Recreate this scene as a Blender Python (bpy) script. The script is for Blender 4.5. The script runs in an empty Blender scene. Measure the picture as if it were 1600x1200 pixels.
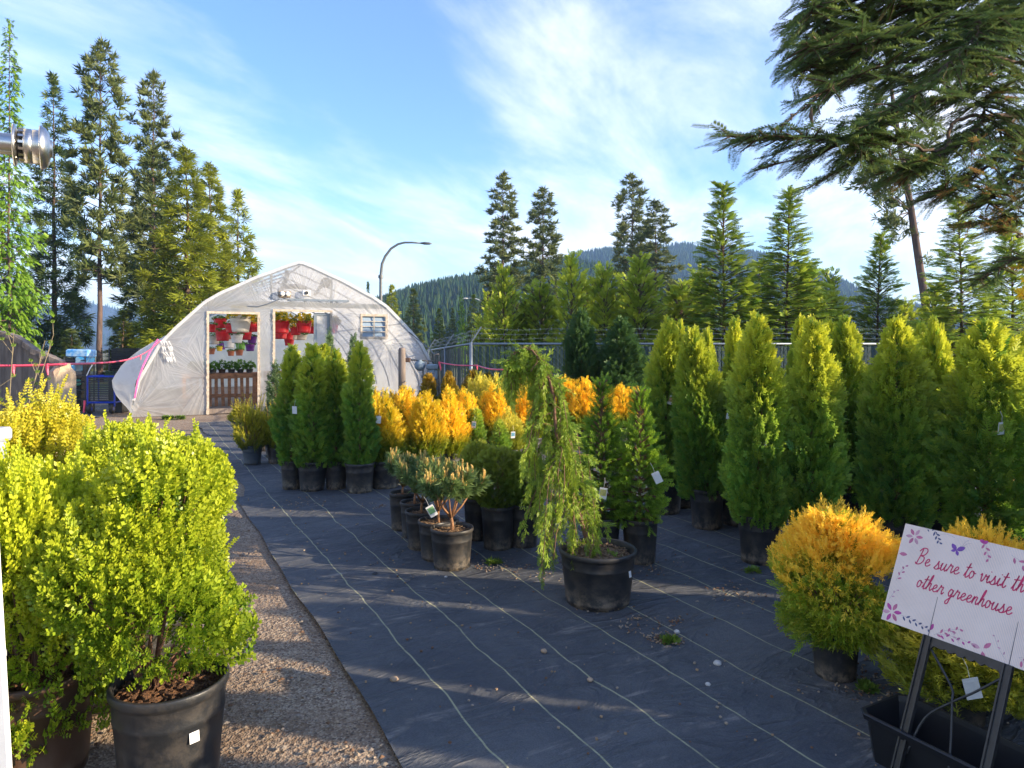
import bpy, math, random
import numpy as np
from mathutils import Vector, Matrix
R = math.radians
rng = np.random.default_rng(11)
random.seed(5)
scene = bpy.context.scene
COL = scene.collection
# ------------------------------------------------------------------ camera
EYE, F, HY = 1.6, 1080.0, 545.0
cam = bpy.data.cameras.new('camera'); camo = bpy.data.objects.new('camera', cam); COL.objects.link(camo)
camo.location = (0, 0, EYE); camo.rotation_euler = (R(90), 0, 0)
cam.sensor_width = 36; cam.lens = 36*F/1600; cam.shift_y = -(600-HY)/1600
cam.clip_start = .05; cam.clip_end = 20000
scene.camera = camo
# ------------------------------------------------------------------ world and sun
SAZ, SEL = 103.0, 17.0           # sun: clockwise from the view direction, elevation
SUN = Vector((math.sin(R(SAZ))*math.cos(R(SEL)), math.cos(R(SAZ))*math.cos(R(SEL)), math.sin(R(SEL))))
sl = bpy.data.lights.new('sun', 'SUN'); slo = bpy.data.objects.new('sun', sl); COL.objects.link(slo)
sl.energy = 4.4; sl.angle = R(.5); sl.color = (1, .83, .60)
slo.rotation_euler = SUN.to_track_quat('Z', 'Y').to_euler(); slo.location = (20, 5, 20)
w = bpy.data.worlds.new('World'); scene.world = w; w.use_nodes = True
def world():
    nt = w.node_tree; N = nt.nodes; L = nt.links; N.clear()
    out = N.new('ShaderNodeOutputWorld'); bg = N.new('ShaderNodeBackground'); bg.inputs[1].default_value = .13
    sky = N.new('ShaderNodeTexSky'); sky.sky_type = 'NISHITA'; sky.sun_disc = False
    sky.sun_elevation = R(SEL); sky.sun_rotation = R(SAZ); sky.air_density = 1.0; sky.dust_density = .15; sky.ozone_density = 2.5
    tc = N.new('ShaderNodeTexCoord'); sp = N.new('ShaderNodeSeparateXYZ'); L.new(tc.outputs['Generated'], sp.inputs[0])
    def mth(op, a, b):
        m = N.new('ShaderNodeMath'); m.operation = op
        for i, v in enumerate((a, b)):
            if isinstance(v, (int, float)): m.inputs[i].default_value = v
            else: L.new(v, m.inputs[i])
        return m.outputs[0]
    zc = mth('ADD', mth('MAXIMUM', sp.outputs[2], 0.0), .16)
    cb = N.new('ShaderNodeCombineXYZ'); L.new(mth('DIVIDE', sp.outputs[0], zc), cb.inputs[0]); L.new(mth('DIVIDE', sp.outputs[1], zc), cb.inputs[1])
    def noise(rot, sc, scale, detail, rough, dist, loc=(0,0,0)):
        mp = N.new('ShaderNodeMapping'); mp.inputs['Scale'].default_value = sc; mp.inputs['Location'].default_value = loc
        vr = N.new('ShaderNodeMapping'); vr.inputs['Rotation'].default_value = (0,0,R(rot)); L.new(cb.outputs[0], vr.inputs[0]); L.new(vr.outputs[0], mp.inputs[0])
        n = N.new('ShaderNodeTexNoise'); n.inputs['Scale'].default_value = scale; n.inputs['Detail'].default_value = detail
        n.inputs['Roughness'].default_value = rough; n.inputs['Distortion'].default_value = dist
        L.new(mp.outputs[0], n.inputs['Vector']); return n.outputs['Fac']
    n1 = noise(24, (1.5, .60, 1), 1.35, 10, .62, .35, CLOUD_LOC)
    n2 = noise(15, (1.3, .8, 1), .55, 3, .5, .3, (3.1, 1.4, 0))
    s = mth('ADD', mth('MULTIPLY', n1, .62), mth('MULTIPLY', n2, .5))
    # cirrus thickens towards the horizon (longer path through the cloud sheet)
    s = mth('ADD', s, mth('MULTIPLY', mth('SUBTRACT', .30, mth('MINIMUM', sp.outputs[2], .6)), .17))
    mr = N.new('ShaderNodeMapRange'); mr.interpolation_type = 'SMOOTHSTEP'; L.new(s, mr.inputs[0])
    mr.inputs[1].default_value = .44; mr.inputs[2].default_value = .77; mr.inputs[3].default_value = 0.10; mr.inputs[4].default_value = .9
    mx = N.new('ShaderNodeMix'); mx.data_type = 'RGBA'; L.new(mr.outputs[0], mx.inputs[0])
    hs = N.new('ShaderNodeHueSaturation'); hs.inputs['Hue'].default_value = .513; hs.inputs['Saturation'].default_value = 1.32; hs.inputs['Value'].default_value = 1.0; L.new(sky.outputs[0], hs.inputs['Color'])
    L.new(hs.outputs[0], mx.inputs[6]); mx.inputs[7].default_value = (4.5, 4.5, 4.7, 1)
    L.new(mx.outputs[2], bg.inputs[0]); L.new(bg.outputs[0], out.inputs[0])
CLOUD_LOC = (1.5, 3.3, 0)
world()
scene.view_settings.view_transform = 'Standard'; scene.view_settings.look = 'None'
scene.view_settings.exposure = 1.58; scene.view_settings.gamma = 1
scene.cycles.max_bounces = 8; scene.cycles.transparent_max_bounces = 16; scene.cycles.diffuse_bounces = 4
scene.cycles.transmission_bounces = 6; scene.cycles.caustics_reflective = False; scene.cycles.caustics_refractive = False
# ------------------------------------------------------------------ helpers
def P(px, py, d):                    # a point seen at (px,py) of the photograph, d metres ahead
    return Vector(((px-800)/F*d, d, EYE-(py-HY)/F*d))
def gz(py, z=0.0): return (EYE-z)*F/(py-HY)
def link(name, data, parent=None):
    o = bpy.data.objects.new(name, data); COL.objects.link(o)
    if parent is not None: o.parent = parent
    return o
def tag(o, label, cat, group=None):
    o['label'] = label; o['category'] = cat
    if group: o['group'] = group
    return o
def thing(name, label, cat, loc=(0,0,0), rz=0.0, group=None):
    o = link(name, None); o.location = loc; o.rotation_euler = (0, 0, rz); o.empty_display_size = .2
    return tag(o, label, cat, group)
def struct(o): o['kind'] = 'structure'; return o
class MB:
    def __init__(s): s.v = []; s.f = []; s.m = []
    def face(s, pts, m=0):
        b = len(s.v); s.v += [tuple(p) for p in pts]; s.f.append(tuple(range(b, b+len(pts)))); s.m.append(m)
    def add(s, vs, fs, m=0):
        b = len(s.v); s.v += [tuple(p) for p in vs]
        for f in fs: s.f.append(tuple(i+b for i in f)); s.m.append(m)
    def box(s, c, size, rot=None, m=0, bev=0.0):
        sx, sy, sz = (a/2 for a in size); c = Vector(c)
        if bev > 0:
            b = min(bev, sx*.8, sy*.8, sz*.8); vs = []
            ring = [(-sx+b,-sy),(sx-b,-sy),(sx,-sy+b),(sx,sy-b),(sx-b,sy),(-sx+b,sy),(-sx,sy-b),(-sx,-sy+b)]
            k = lambda r, q: [(x*(1-q/sx), y*(1-q/sy)) for x, y in r]
            lv = [(k(ring, b), -sz), (ring, -sz+b), (ring, sz-b), (k(ring, b), sz)]
            for rg, z in lv: vs += [Vector((x, y, z)) for x, y in rg]
            fs = [tuple(range(7,-1,-1)), tuple(range(24,32))]
            for l in range(3):
                for i in range(8): fs.append((l*8+i, l*8+(i+1)%8, l*8+8+(i+1)%8, l*8+8+i))
        else:
            vs = [Vector((x,y,z)) for z in (-sz,sz) for x,y in ((-sx,-sy),(sx,-sy),(sx,sy),(-sx,sy))]
            fs = [(3,2,1,0),(4,5,6,7),(0,1,5,4),(1,2,6,5),(2,3,7,6),(3,0,4,7)]
        if rot is not None: vs = [rot @ v for v in vs]
        s.add([v+c for v in vs], fs, m)
    def tube(s, pts, rad, seg=6, m=0, cap=True):
        pts = [Vector(p) for p in pts]; n = len(pts)
        if not hasattr(rad, '__len__'): rad = [rad]*n
        vs = []; up = None
        for i in range(n):
            t = (pts[min(i+1,n-1)]-pts[max(i-1,0)])
            t = t.normalized() if t.length > 1e-9 else Vector((0,0,1))
            if up is None: up = t.orthogonal().normalized()
            up = (up - t*up.dot(t)); up = up.normalized() if up.length > 1e-6 else t.orthogonal().normalized()
            q = t.cross(up)
            for k in range(seg):
                a = 2*math.pi*k/seg
                vs.append(pts[i] + (up*math.cos(a)+q*math.sin(a))*rad[i])
        fs = [(i*seg+k, i*seg+(k+1)%seg, (i+1)*seg+(k+1)%seg, (i+1)*seg+k) for i in range(n-1) for k in range(seg)]
        if cap: fs += [tuple(range(seg-1,-1,-1)), tuple(range((n-1)*seg, n*seg))]
        s.add(vs, fs, m)
    def lathe(s, prof, seg=32, m=0, c=(0,0,0), rot=None):
        c = Vector(c); vs = []
        for r, z in prof:
            for k in range(seg):
                a = 2*math.pi*k/seg; v = Vector((r*math.cos(a), r*math.sin(a), z))
                vs.append((rot @ v if rot is not None else v)+c)
        n = len(prof)
        fs = [(i*seg+k, i*seg+(k+1)%seg, (i+1)*seg+(k+1)%seg, (i+1)*seg+k) for i in range(n-1) for k in range(seg)]
        s.add(vs, fs, m)
    def prism(s, poly, O, U, V, N, t, m=0):      # 2D polygon in the plane (O,U,V), thickness t along N
        O, U, V, N = Vector(O), Vector(U), Vector(V), Vector(N); n = len(poly)
        a = [O+U*x+V*y for x, y in poly]; b = [p+N*t for p in a]
        s.add(a+b, [tuple(range(n-1,-1,-1)), tuple(range(n,2*n))]+[(i,(i+1)%n,n+(i+1)%n,n+i) for i in range(n)], m)
    def mesh(s, name, mats, smooth=False):
        me = bpy.data.meshes.new(name); me.from_pydata(s.v, [], s.f)
        for mt in (mats if isinstance(mats, (list, tuple)) else [mats]): me.materials.append(mt)
        if any(s.m): me.polygons.foreach_set('material_index', s.m)
        if smooth: me.polygons.foreach_set('use_smooth', [True]*len(s.f))
        me.update(); return me
    def build(s, name, mats, parent=None, smooth=False): return link(name, s.mesh(name, mats, smooth), parent)
def grid_mesh(name, X, Y, Z, mat, smooth=True, keep=None):
    h, wd = X.shape; me = bpy.data.meshes.new(name)
    V = np.stack([X, Y, Z], -1).reshape(-1, 3)
    i = np.arange((h-1)*(wd-1)); r = i//(wd-1); c = i % (wd-1)
    q = np.stack([r*wd+c, r*wd+c+1, (r+1)*wd+c+1, (r+1)*wd+c], 1)
    if keep is not None: q = q[keep.reshape(-1)]
    fill(me, V, q); me.materials.append(mat)
    if smooth: me.polygons.foreach_set('use_smooth', np.ones(len(q), bool))
    me.update(); return me
def fill(me, V, q):
    me.vertices.add(len(V)); me.vertices.foreach_set('co', np.ascontiguousarray(V, np.float32).ravel())
    me.loops.add(q.size); me.loops.foreach_set('vertex_index', q.astype(np.int32).ravel())
    me.polygons.add(len(q)); me.polygons.foreach_set('loop_start', np.arange(len(q), dtype=np.int32)*q.shape[1])
    me.update(calc_edges=True)
# ------------------------------------------------------------------ materials
class NT:
    def __init__(s, name):
        s.mat = bpy.data.materials.new(name); s.mat.use_nodes = True; s.nt = s.mat.node_tree; s.N = s.nt.nodes; s.L = s.nt.links
        s.bsdf = s.N['Principled BSDF']; s.out = s.N['Material Output']; s._tc = None
    def n(s, t, **kw):
        nd = s.N.new('ShaderNode'+t)
        for k, v in kw.items(): setattr(nd, k, v)
        return nd
    def put(s, sock, v):
        if isinstance(v, bpy.types.NodeSocket): s.L.new(v, sock)
        elif hasattr(v, '__len__') and len(v) == 3 and sock.type == 'RGBA': sock.default_value = (*v, 1)
        else: sock.default_value = v
    def math(s, op, a, b=0.0, c=None):
        m = s.n('Math', operation=op); s.put(m.inputs[0], a); s.put(m.inputs[1], b)
        if c is not None: s.put(m.inputs[2], c)
        return m.outputs[0]
    def co(s, scale=(1,1,1), rot=(0,0,0), rand=True):
        tc = s.n('TexCoord'); mp = s.n('Mapping'); mp.inputs['Scale'].default_value = scale
        src = tc.outputs['Object']
        if any(rot):
            mr = s.n('Mapping'); mr.inputs['Rotation'].default_value = rot; s.L.new(src, mr.inputs[0]); src = mr.outputs[0]
        if rand:
            oi = s.n('ObjectInfo'); va = s.n('VectorMath', operation='ADD'); s.L.new(src, va.inputs[0])
            cm = s.n('CombineXYZ'); s.L.new(s.math('MULTIPLY', oi.outputs['Random'], 37.0), cm.inputs[0]); s.L.new(cm.outputs[0], va.inputs[1]); src = va.outputs[0]
        s.L.new(src, mp.inputs[0]); return mp.outputs[0]
    def noise(s, vec, scale, detail=4, rough=.6, dist=0.0, col=False):
        n = s.n('TexNoise'); s.L.new(vec, n.inputs['Vector']); n.inputs['Scale'].default_value = scale; n.inputs['Detail'].default_value = detail
        n.inputs['Roughness'].default_value = rough; n.inputs['Distortion'].default_value = dist; return n.outputs['Color' if col else 'Fac']
    def ramp(s, f, lo, hi, a=0.0, b=1.0):
        m = s.n('MapRange'); m.interpolation_type = 'SMOOTHSTEP'; s.put(m.inputs[0], f); m.inputs[1].default_value = lo; m.inputs[2].default_value = hi
        m.inputs[3].default_value = a; m.inputs[4].default_value = b; return m.outputs[0]
    def mix(s, f, a, b):
        m = s.n('Mix', data_type='RGBA'); s.put(m.inputs[0], f); s.put(m.inputs[6], a); s.put(m.inputs[7], b); return m.outputs[2]
    def bump(s, h, st=.3, dist=.02):
        b = s.n('Bump'); b.inputs['Strength'].default_value = st; b.inputs['Distance'].default_value = dist; s.L.new(h, b.inputs['Height'])
        s.L.new(b.outputs[0], s.bsdf.inputs['Normal']); return b.outputs[0]
    def base(s, c, rough=.6, metal=0.0, spec=.4):
        s.put(s.bsdf.inputs['Base Color'], c); s.put(s.bsdf.inputs['Roughness'], rough); s.bsdf.inputs['Metallic'].default_value = metal
        s.bsdf.inputs['Specular IOR Level'].default_value = spec
def simple(name, c1, c2=None, scale=12, rough=.6, metal=0.0, bump=.0, stretch=(1,1,1), spec=.4, bscale=None):
    t = NT(name); v = t.co(stretch)
    f = t.noise(v, scale, 6, .65)
    c2 = c2 or tuple(x*.72 for x in c1)
    t.base(t.mix(t.ramp(f, .3, .7), c1, c2), rough, metal, spec)
    if bump: t.bump(t.noise(v, bscale or scale*3, 5, .7), bump, .01)
    return t.mat
def leaf(name, dark, light, tip, rough=.5, trans=.38, spec=.3):
    t = NT(name); at = t.n('Attribute', attribute_name='lv'); sp = t.n('SeparateColor'); t.L.new(at.outputs['Color'], sp.inputs[0])
    c = t.mix(sp.outputs[0], dark, light); c = t.mix(sp.outputs[1], c, tip)
    oi = t.n('ObjectInfo'); hs = t.n('HueSaturation'); t.L.new(c, hs.inputs['Color'])
    t.put(hs.inputs['Value'], t.math('MULTIPLY_ADD', oi.outputs['Random'], .35, .83)); t.put(hs.inputs['Hue'], t.math('MULTIPLY_ADD', oi.outputs['Random'], -.016, .508))
    c = hs.outputs[0]; t.base(c, rough, 0, spec)
    tr = t.n('BsdfTranslucent'); t.L.new(c, tr.inputs[0]); ms = t.n('MixShader'); ms.inputs[0].default_value = trans
    t.L.new(t.bsdf.outputs[0], ms.inputs[1]); t.L.new(tr.outputs[0], ms.inputs[2]); t.L.new(ms.outputs[0], t.out.inputs[0])
    return t.mat
M = {}
M['bark'] = simple('bark_brown', (.16,.10,.065), (.06,.04,.03), 8, .9, bump=.6, stretch=(3,3,.6))
M['bark_pine'] = simple('bark_pine', (.15,.095,.075), (.07,.05,.045), 5, .9, bump=.8, stretch=(2,2,.4))
M['bark_orange'] = simple('bark_orange', (.38,.19,.09), (.2,.1,.05), 30, .85, bump=.5)
M['twig'] = simple('twig_red_brown', (.24,.12,.07), (.13,.07,.045), 30, .85, bump=.4)
# thuja, box, cedar, spruce, pine foliages
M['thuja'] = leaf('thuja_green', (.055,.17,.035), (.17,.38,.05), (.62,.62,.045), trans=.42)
M['juniper'] = leaf('juniper_grey_green', (.05,.10,.045), (.13,.22,.09), (.22,.30,.10))
M['gold'] = leaf('thuja_gold', (.07,.15,.012), (.24,.33,.02), (.95,.64,.03))
M['gold_front'] = leaf('thread_thuja_gold', (.09,.20,.015), (.30,.44,.03), (.97,.66,.06))
M['olive'] = leaf('thuja_olive', (.07,.10,.012), (.17,.20,.02), (.46,.28,.02))
M['lime'] = leaf('juniper_lime', (.14,.20,.02), (.46,.47,.04), (.92,.76,.10))
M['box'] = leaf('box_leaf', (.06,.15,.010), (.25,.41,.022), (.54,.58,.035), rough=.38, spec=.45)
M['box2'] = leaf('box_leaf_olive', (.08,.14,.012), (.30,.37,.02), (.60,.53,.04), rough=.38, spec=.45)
M['globe'] = leaf('globe_thuja', (.06,.14,.022), (.19,.30,.03), (.36,.36,.04))
M['weep'] = leaf('weeping_cypress_leaf', (.06,.14,.025), (.20,.34,.035), (.50,.58,.05))
M['spruce'] = leaf('spruce_needle', (.03,.10,.016), (.09,.24,.025), (.34,.50,.04))
M['mugo'] = leaf('pine_needle', (.07,.15,.05), (.23,.32,.10), (.30,.32,.10), trans=.25)
M['candle'] = leaf('pine_candle', (.56,.36,.10), (.70,.52,.17), (.8,.64,.24), trans=.2)
M['yew'] = leaf('yew_needle', (.03,.08,.012), (.10,.17,.02), (.55,.47,.03))
M['cedar'] = leaf('cedar_frond', (.05,.15,.022), (.22,.40,.04), (.58,.62,.06), trans=.4)
M['cedar_dark'] = leaf('cedar_dark', (.025,.07,.022), (.06,.13,.035), (.10,.18,.04))
M['fir'] = leaf('fir_needle', (.04,.09,.028), (.11,.19,.045), (.24,.28,.07), trans=.25)
M['fir_gold'] = leaf('fir_gold_needle', (.065,.125,.014), (.22,.29,.028), (.44,.45,.04), trans=.3)
M['larch'] = leaf('larch_needle', (.04,.12,.012), (.12,.27,.02), (.26,.42,.03), trans=.35)
M['pine_far'] = leaf('ponderosa_needle', (.045,.085,.025), (.14,.18,.045), (.28,.28,.08), trans=.25)
M['fir_near'] = leaf('grand_fir_needle', (.05,.11,.04), (.14,.23,.07), (.36,.40,.10), trans=.3, spec=.35)
M['deadneedle'] = leaf('dry_needle', (.25,.13,.05), (.36,.22,.08), (.5,.3,.1))
M['flower'] = leaf('petunia', (.06,.14,.02), (.16,.26,.03), (.75,.55,.02))
M['seedling'] = leaf('seedling_leaf', (.04,.13,.015), (.13,.30,.03), (.3,.4,.05))
M['weed'] = leaf('weed', (.05,.12,.02), (.14,.24,.03), (.3,.36,.05))
def pot_mat(name, c, dust, amt):
    t = NT(name); v = t.co((1,1,1)); tc = t.n('TexCoord'); s = t.n('SeparateXYZ'); t.L.new(tc.outputs['Object'], s.inputs[0])
    n1 = t.noise(v, 5, 5, .7); n2 = t.noise(v, 60, 3, .6)
    low = t.ramp(s.outputs[2], .45, 0.0)                     # soil splashed on the lower wall
    f = t.math('MULTIPLY', t.math('ADD', t.math('MULTIPLY', low, .75), .12), t.ramp(n1, .38, .68))
    f = t.math('MULTIPLY', f, t.ramp(n2, .1, .7, .6, 1.0))
    f = t.math('MULTIPLY', f, amt)
    t.base(t.mix(f, c, dust), t.ramp(n1, .3, .7, .38, .6), 0, .45); t.bump(n2, .08, .01); return t.mat
M['pot_plain'] = simple('plain_black_plastic', (.010,.0105,.012), (.014,.014,.016), 9, .42)
M['pot'] = pot_mat('black_plastic_pot', (.016,.017,.019), (.28,.21,.14), 1.0)
M['pot_dusty'] = pot_mat('dusty_plastic_pot', (.02,.02,.022), (.30,.23,.14), 1.2)
M['pot_grey'] = pot_mat('grey_blue_plastic_pot', (.05,.065,.08), (.22,.17,.11), .5)
M['pot_blue'] = pot_mat('blue_plastic_pot', (.02,.10,.30), (.2,.17,.13), .2)
M['pot_brown'] = pot_mat('brown_plastic_pot', (.07,.035,.02), (.2,.15,.1), .5)
def soil_mat(name, a, b, c):
    t = NT(name); v = t.co(); n = t.noise(v, 45, 6, .75); vo = t.n('TexVoronoi'); t.L.new(v, vo.inputs['Vector']); vo.inputs['Scale'].default_value = 60
    t.base(t.mix(t.ramp(vo.outputs['Color'], .2, .8), t.mix(t.ramp(n, .35, .65), a, b), c), .95); t.bump(n, .9, .02); return t.mat
M['soil'] = soil_mat('bark_mulch', (.20,.115,.06), (.07,.04,.025), (.34,.22,.12))
M['soil_dark'] = soil_mat('peat_soil', (.14,.065,.03), (.04,.022,.014), (.24,.12,.055))
M['tag'] = simple('paper_tag', (.72,.72,.70), (.62,.62,.62), 20, .5)
M['tagpic'] = simple('tag_picture', (.30,.34,.10), (.55,.5,.2), 60, .4)
M['taggreen'] = simple('tag_green_print', (.18,.38,.16), (.25,.45,.2), 40, .4)
M['tagblue'] = simple('tag_blue_print', (.10,.25,.40), (.2,.4,.5), 40, .4)
M['tagbrown'] = simple('tag_brown_card', (.5,.3,.17), (.42,.26,.15), 40, .5)
M['wire'] = simple('galvanised_wire', (.5,.5,.5), None, 30, .4, .8)
# ------------------------------------------------------------------ foliage engine
def quad(o, ang, L, wd, at=.5, z=0.0, up=0.0):
    ca, sa = math.cos(ang), math.sin(ang); x0, y0 = o
    f = lambda x, y, zz: (x0+x*ca-y*sa, y0+x*sa+y*ca, zz)
    return [f(0,0,z), f(L*at,-wd,z+up*.5), f(L,0,z+up), f(L*at,wd,z+up*.5)]
def T(qs, tips): return np.array(qs, float), np.array(tips, float)
def t_thuja():
    q = [quad((0,0),0,1,.05,.4)]; tp = [.1]
    for i, t in enumerate((.12,.26,.40,.54,.68,.82)):
        for s in (-1,1): q.append(quad((t+.03*s,0), s*(.85-.25*t), .50*(1-.55*t), .060, .6, 0, .05*((i%2)*2-1))); tp.append(.15*t)
    return T(q, tp)
def t_fine():
    q = [quad((0,0),0,1,.035,.4)]; tp = [.15]; k = 0
    for t in (.1,.22,.34,.46,.58,.7,.82,.92):
        for s in (-1,1):
            k += 1; q.append(quad((t,0), s*(.75-.2*t), .34*(1-.4*t), .036, .6, 0, .16*math.sin(k*2.4))); tp.append(.12*t)
    return T(q, tp)
def t_box():
    q = [quad((0,0),0,.95,.02,.5)]; tp = [0]
    for i, t in enumerate((.05,.2,.35,.5,.65,.8)):
        l = .34*(1-.25*t)
        for s in (-1,1):
            a = i*1.57
            c = quad((t,0), s*(.95-.45*t), l, .100*(1-.2*t), .55, 0, .06)
            if i % 2: c = [(x, z*1.0+.0, y) for x, y, z in c]
            q.append(c); tp.append(.45*t)
    q.append(quad((.85,0),.2,.22,.06)); tp.append(.5); q.append(quad((.85,0),-.3,.2,.06)); tp.append(.5)
    return T(q, tp)
def t_tuft(n=22, L0=.8, wd=.036, spread=1.15, lo=.1):
    q = []; tp = []
    for i in range(n):
        th = lo+(spread-lo)*((i*.618) % 1); ph = i*2.39996; l = L0*(1+.3*math.sin(i*1.7)); r = l*math.sin(th); x = l*math.cos(th)
        b = .22*((i*.37) % 1); d = np.array([x, r*math.cos(ph), r*math.sin(ph)]); n_ = np.cross(d, [math.sin(i), math.cos(i*1.3), .4]); n_ /= np.linalg.norm(n_)+1e-9
        o = np.array([b,0,0]); q.append([o, o+d*.5-n_*wd, o+d, o+d*.5+n_*wd]); tp.append(0)
    return T(q, tp)
def t_spruce(n=28, nl=.27, wd=.042, flat=False):
    q = [quad((0,0),0,.97,.018)]; tp = [.3]
    for i in range(n):
        t = (i+.5)/n; ph = i*2.39996
        if flat: ph = (0 if i % 2 else math.pi)+.55*math.sin(i*1.9)
        d = np.array([.62, .8*math.cos(ph), .8*math.sin(ph)*(.5 if flat else 1)])*nl*(1-.3*t); n_ = np.cross(d, [.3, math.sin(ph+.4), -math.cos(ph+.4)]); n_ /= np.linalg.norm(n_)+1e-9
        o = np.array([t,0,0]); q.append([o, o+d*.45-n_*wd, o+d, o+d*.45+n_*wd]); tp.append(.55*t*t)
    return T(q, tp)
def t_fir():
    q = [quad((0,0),0,1,.012)]; tp = [.0]
    for i in range(12):
        t = .04+.95*i/12
        for s in (-1,1):
            l = .33*(1-.45*abs(t-.45)); a = s*(1.15-.35*t); q.append(quad((t,0), a, l, .034, .5, 0, .10+.05*math.sin(i*2.1+s))); tp.append(.25*t*t)
    q.append(quad((1,0),.15,.16,.016)); tp.append(.3); q.append(quad((1,0),-.15,.16,.016)); tp.append(.3)
    return T(q, tp)
def t_leafy(n=7, wd=.17):
    q = []; tp = []
    for i in range(n):
        a = -1.2+2.4*i/(n-1); q.append(quad((.1*(i % 3),0), a, .8, wd, .55, 0, .25*math.sin(i*2))); tp.append(.1)
    return T(q, tp)
def t_far(n=9, wd=.075, spread=1.0):
    q = []; tp = []
    for i in range(n):
        a = -spread+2*spread*i/(n-1); q.append(quad((.12*((i*.7) % 1),0), a, .62+.38*math.cos(a), wd, .55, 0, .35*math.sin(i*2.3))); tp.append(.12*((i*.37) % 1))
    return T(q, tp)
def t_frond():
    q = [quad((0,0),0,1,.06)]; tp = [.1]
    for i, t in enumerate((.15,.32,.5,.68,.84)):
        for s in (-1,1): q.append(quad((t,0), s*.8, .42*(1-.5*t), .075, .55, 0, -.10)); tp.append(.2*t)
    return T(q, tp)
TH, FI, BX, SP, FR, FAR, FRD = t_thuja(), t_fine(), t_box(), t_spruce(), t_fir(), t_far(), t_frond()
TU = t_tuft(); TUF = t_tuft(13, .8, .06, 1.5, .15); SPF = t_spruce(12, .36, .06); LEAFY = t_leafy(); YEW = t_spruce(20, .26, .032, True)
def unit(a): return a/np.maximum(np.linalg.norm(a, axis=-1, keepdims=True), 1e-9)
class Fol:
    def __init__(s): s.V = []; s.A = []
    def add(s, tm, pos, d, nrm, sc, var, tip):
        Q, tt = tm; N = len(pos); d = unit(d); z = unit(nrm-(nrm*d).sum(1, keepdims=True)*d+1e-6); y = np.cross(z, d)
        sc = np.broadcast_to(np.asarray(sc, float), (N,))
        B = np.stack([d, y, z], 1)*sc[:, None, None]
        v = np.einsum('kcj,njx->nkcx', Q, B)+pos[:, None, None, :]
        k = len(Q); a = np.zeros((N, k, 4, 4)); a[..., 3] = 1
        a[..., 0] = np.clip(np.asarray(var)[:, None]+rng.normal(0, .13, (N, k)), 0, 1)[..., None]
        a[..., 1] = np.clip(np.asarray(tip)[:, None]+tt[None, :], 0, 1)[..., None]
        s.V.append(v.reshape(-1, 3)); s.A.append(a.reshape(-1, 4))
    def mesh(s, name, mat):
        V = np.concatenate(s.V); A = np.concatenate(s.A); me = bpy.data.meshes.new(name)
        fill(me, V, np.arange(len(V)).reshape(-1, 4)); at = me.attributes.new('lv', 'FLOAT_COLOR', 'POINT')
        at.data.foreach_set('color', A.astype(np.float32).ravel()); me.materials.append(mat); return me
def lumps(phi, h, k=6, amp=.14, seed=0):
    r = np.random.default_rng(seed); out = np.zeros_like(phi)
    for i in range(k): out += np.sin(phi*r.integers(1, 5)+h*r.uniform(4, 16)+r.uniform(0, 7))
    return 1+amp*out/math.sqrt(k)
def revolve(H, Rm, prof, n, tm, sc, up=.6, seed=1, amp=.14, tipf=None, inner=.35, twist=.8, var0=.5, base=0.0, jit=.35):
    """sprigs over a lumpy body of revolution; prof(t)-> radius 0..1; tipf(t, depth)-> tip colour"""
    global rng
    ts = np.linspace(0, 1, 200); wts = np.maximum(prof(ts), .02)**.9; cdf = np.cumsum(wts)/wts.sum()
    t = np.interp(rng.random(n), cdf, ts); phi = rng.random(n)*2*math.pi
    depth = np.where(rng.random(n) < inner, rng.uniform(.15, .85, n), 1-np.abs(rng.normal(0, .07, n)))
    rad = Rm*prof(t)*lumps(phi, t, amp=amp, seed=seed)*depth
    out = np.stack([np.cos(phi), np.sin(phi), np.zeros(n)], 1)
    pos = out*rad[:, None]; pos[:, 2] = base+t*H
    ups = up+.9*np.clip(t-.75, 0, 1)*4*up
    d = out+np.array([0,0,1])*ups[:, None]+rng.normal(0, jit, (n, 3))
    tang = np.stack([-np.sin(phi), np.cos(phi), np.zeros(n)], 1)
    nrm = tang*rng.normal(1, twist, (n,1))+rng.normal(0, twist, (n, 3))
    d0 = unit(d); pos = pos-d0*(sc*.55)
    var = np.clip(var0+.25*np.sin(phi*2+t*7+seed)+rng.normal(0, .15, n), 0, 1)
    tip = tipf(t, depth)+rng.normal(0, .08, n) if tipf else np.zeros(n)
    return pos, d, nrm, sc*rng.uniform(.7, 1.25, n), var, tip
def trunk_mb(H, r, lean=0.0, seg=6, limbs=0, Rm=.2, seed=0):
    m = MB(); q = random.Random(seed); k = 7
    pts = [(lean*(i/k)**2+q.uniform(-1,1)*r*.3, q.uniform(-1,1)*r*.3, H*i/k) for i in range(k+1)]
    m.tube(pts, [r*(1-.8*i/k) for i in range(k+1)], seg)
    for j in range(limbs):
        z = H*q.uniform(.06,.8); a = q.uniform(0,6.28); L = Rm*q.uniform(.5,.9)*(1-z/H*.5)
        m.tube([(0,0,z), (math.cos(a)*L*.5, math.sin(a)*L*.5, z+L*.35), (math.cos(a)*L, math.sin(a)*L, z+L*.95)], [r*.35, r*.25, r*.1], 4)
    return m
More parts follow.
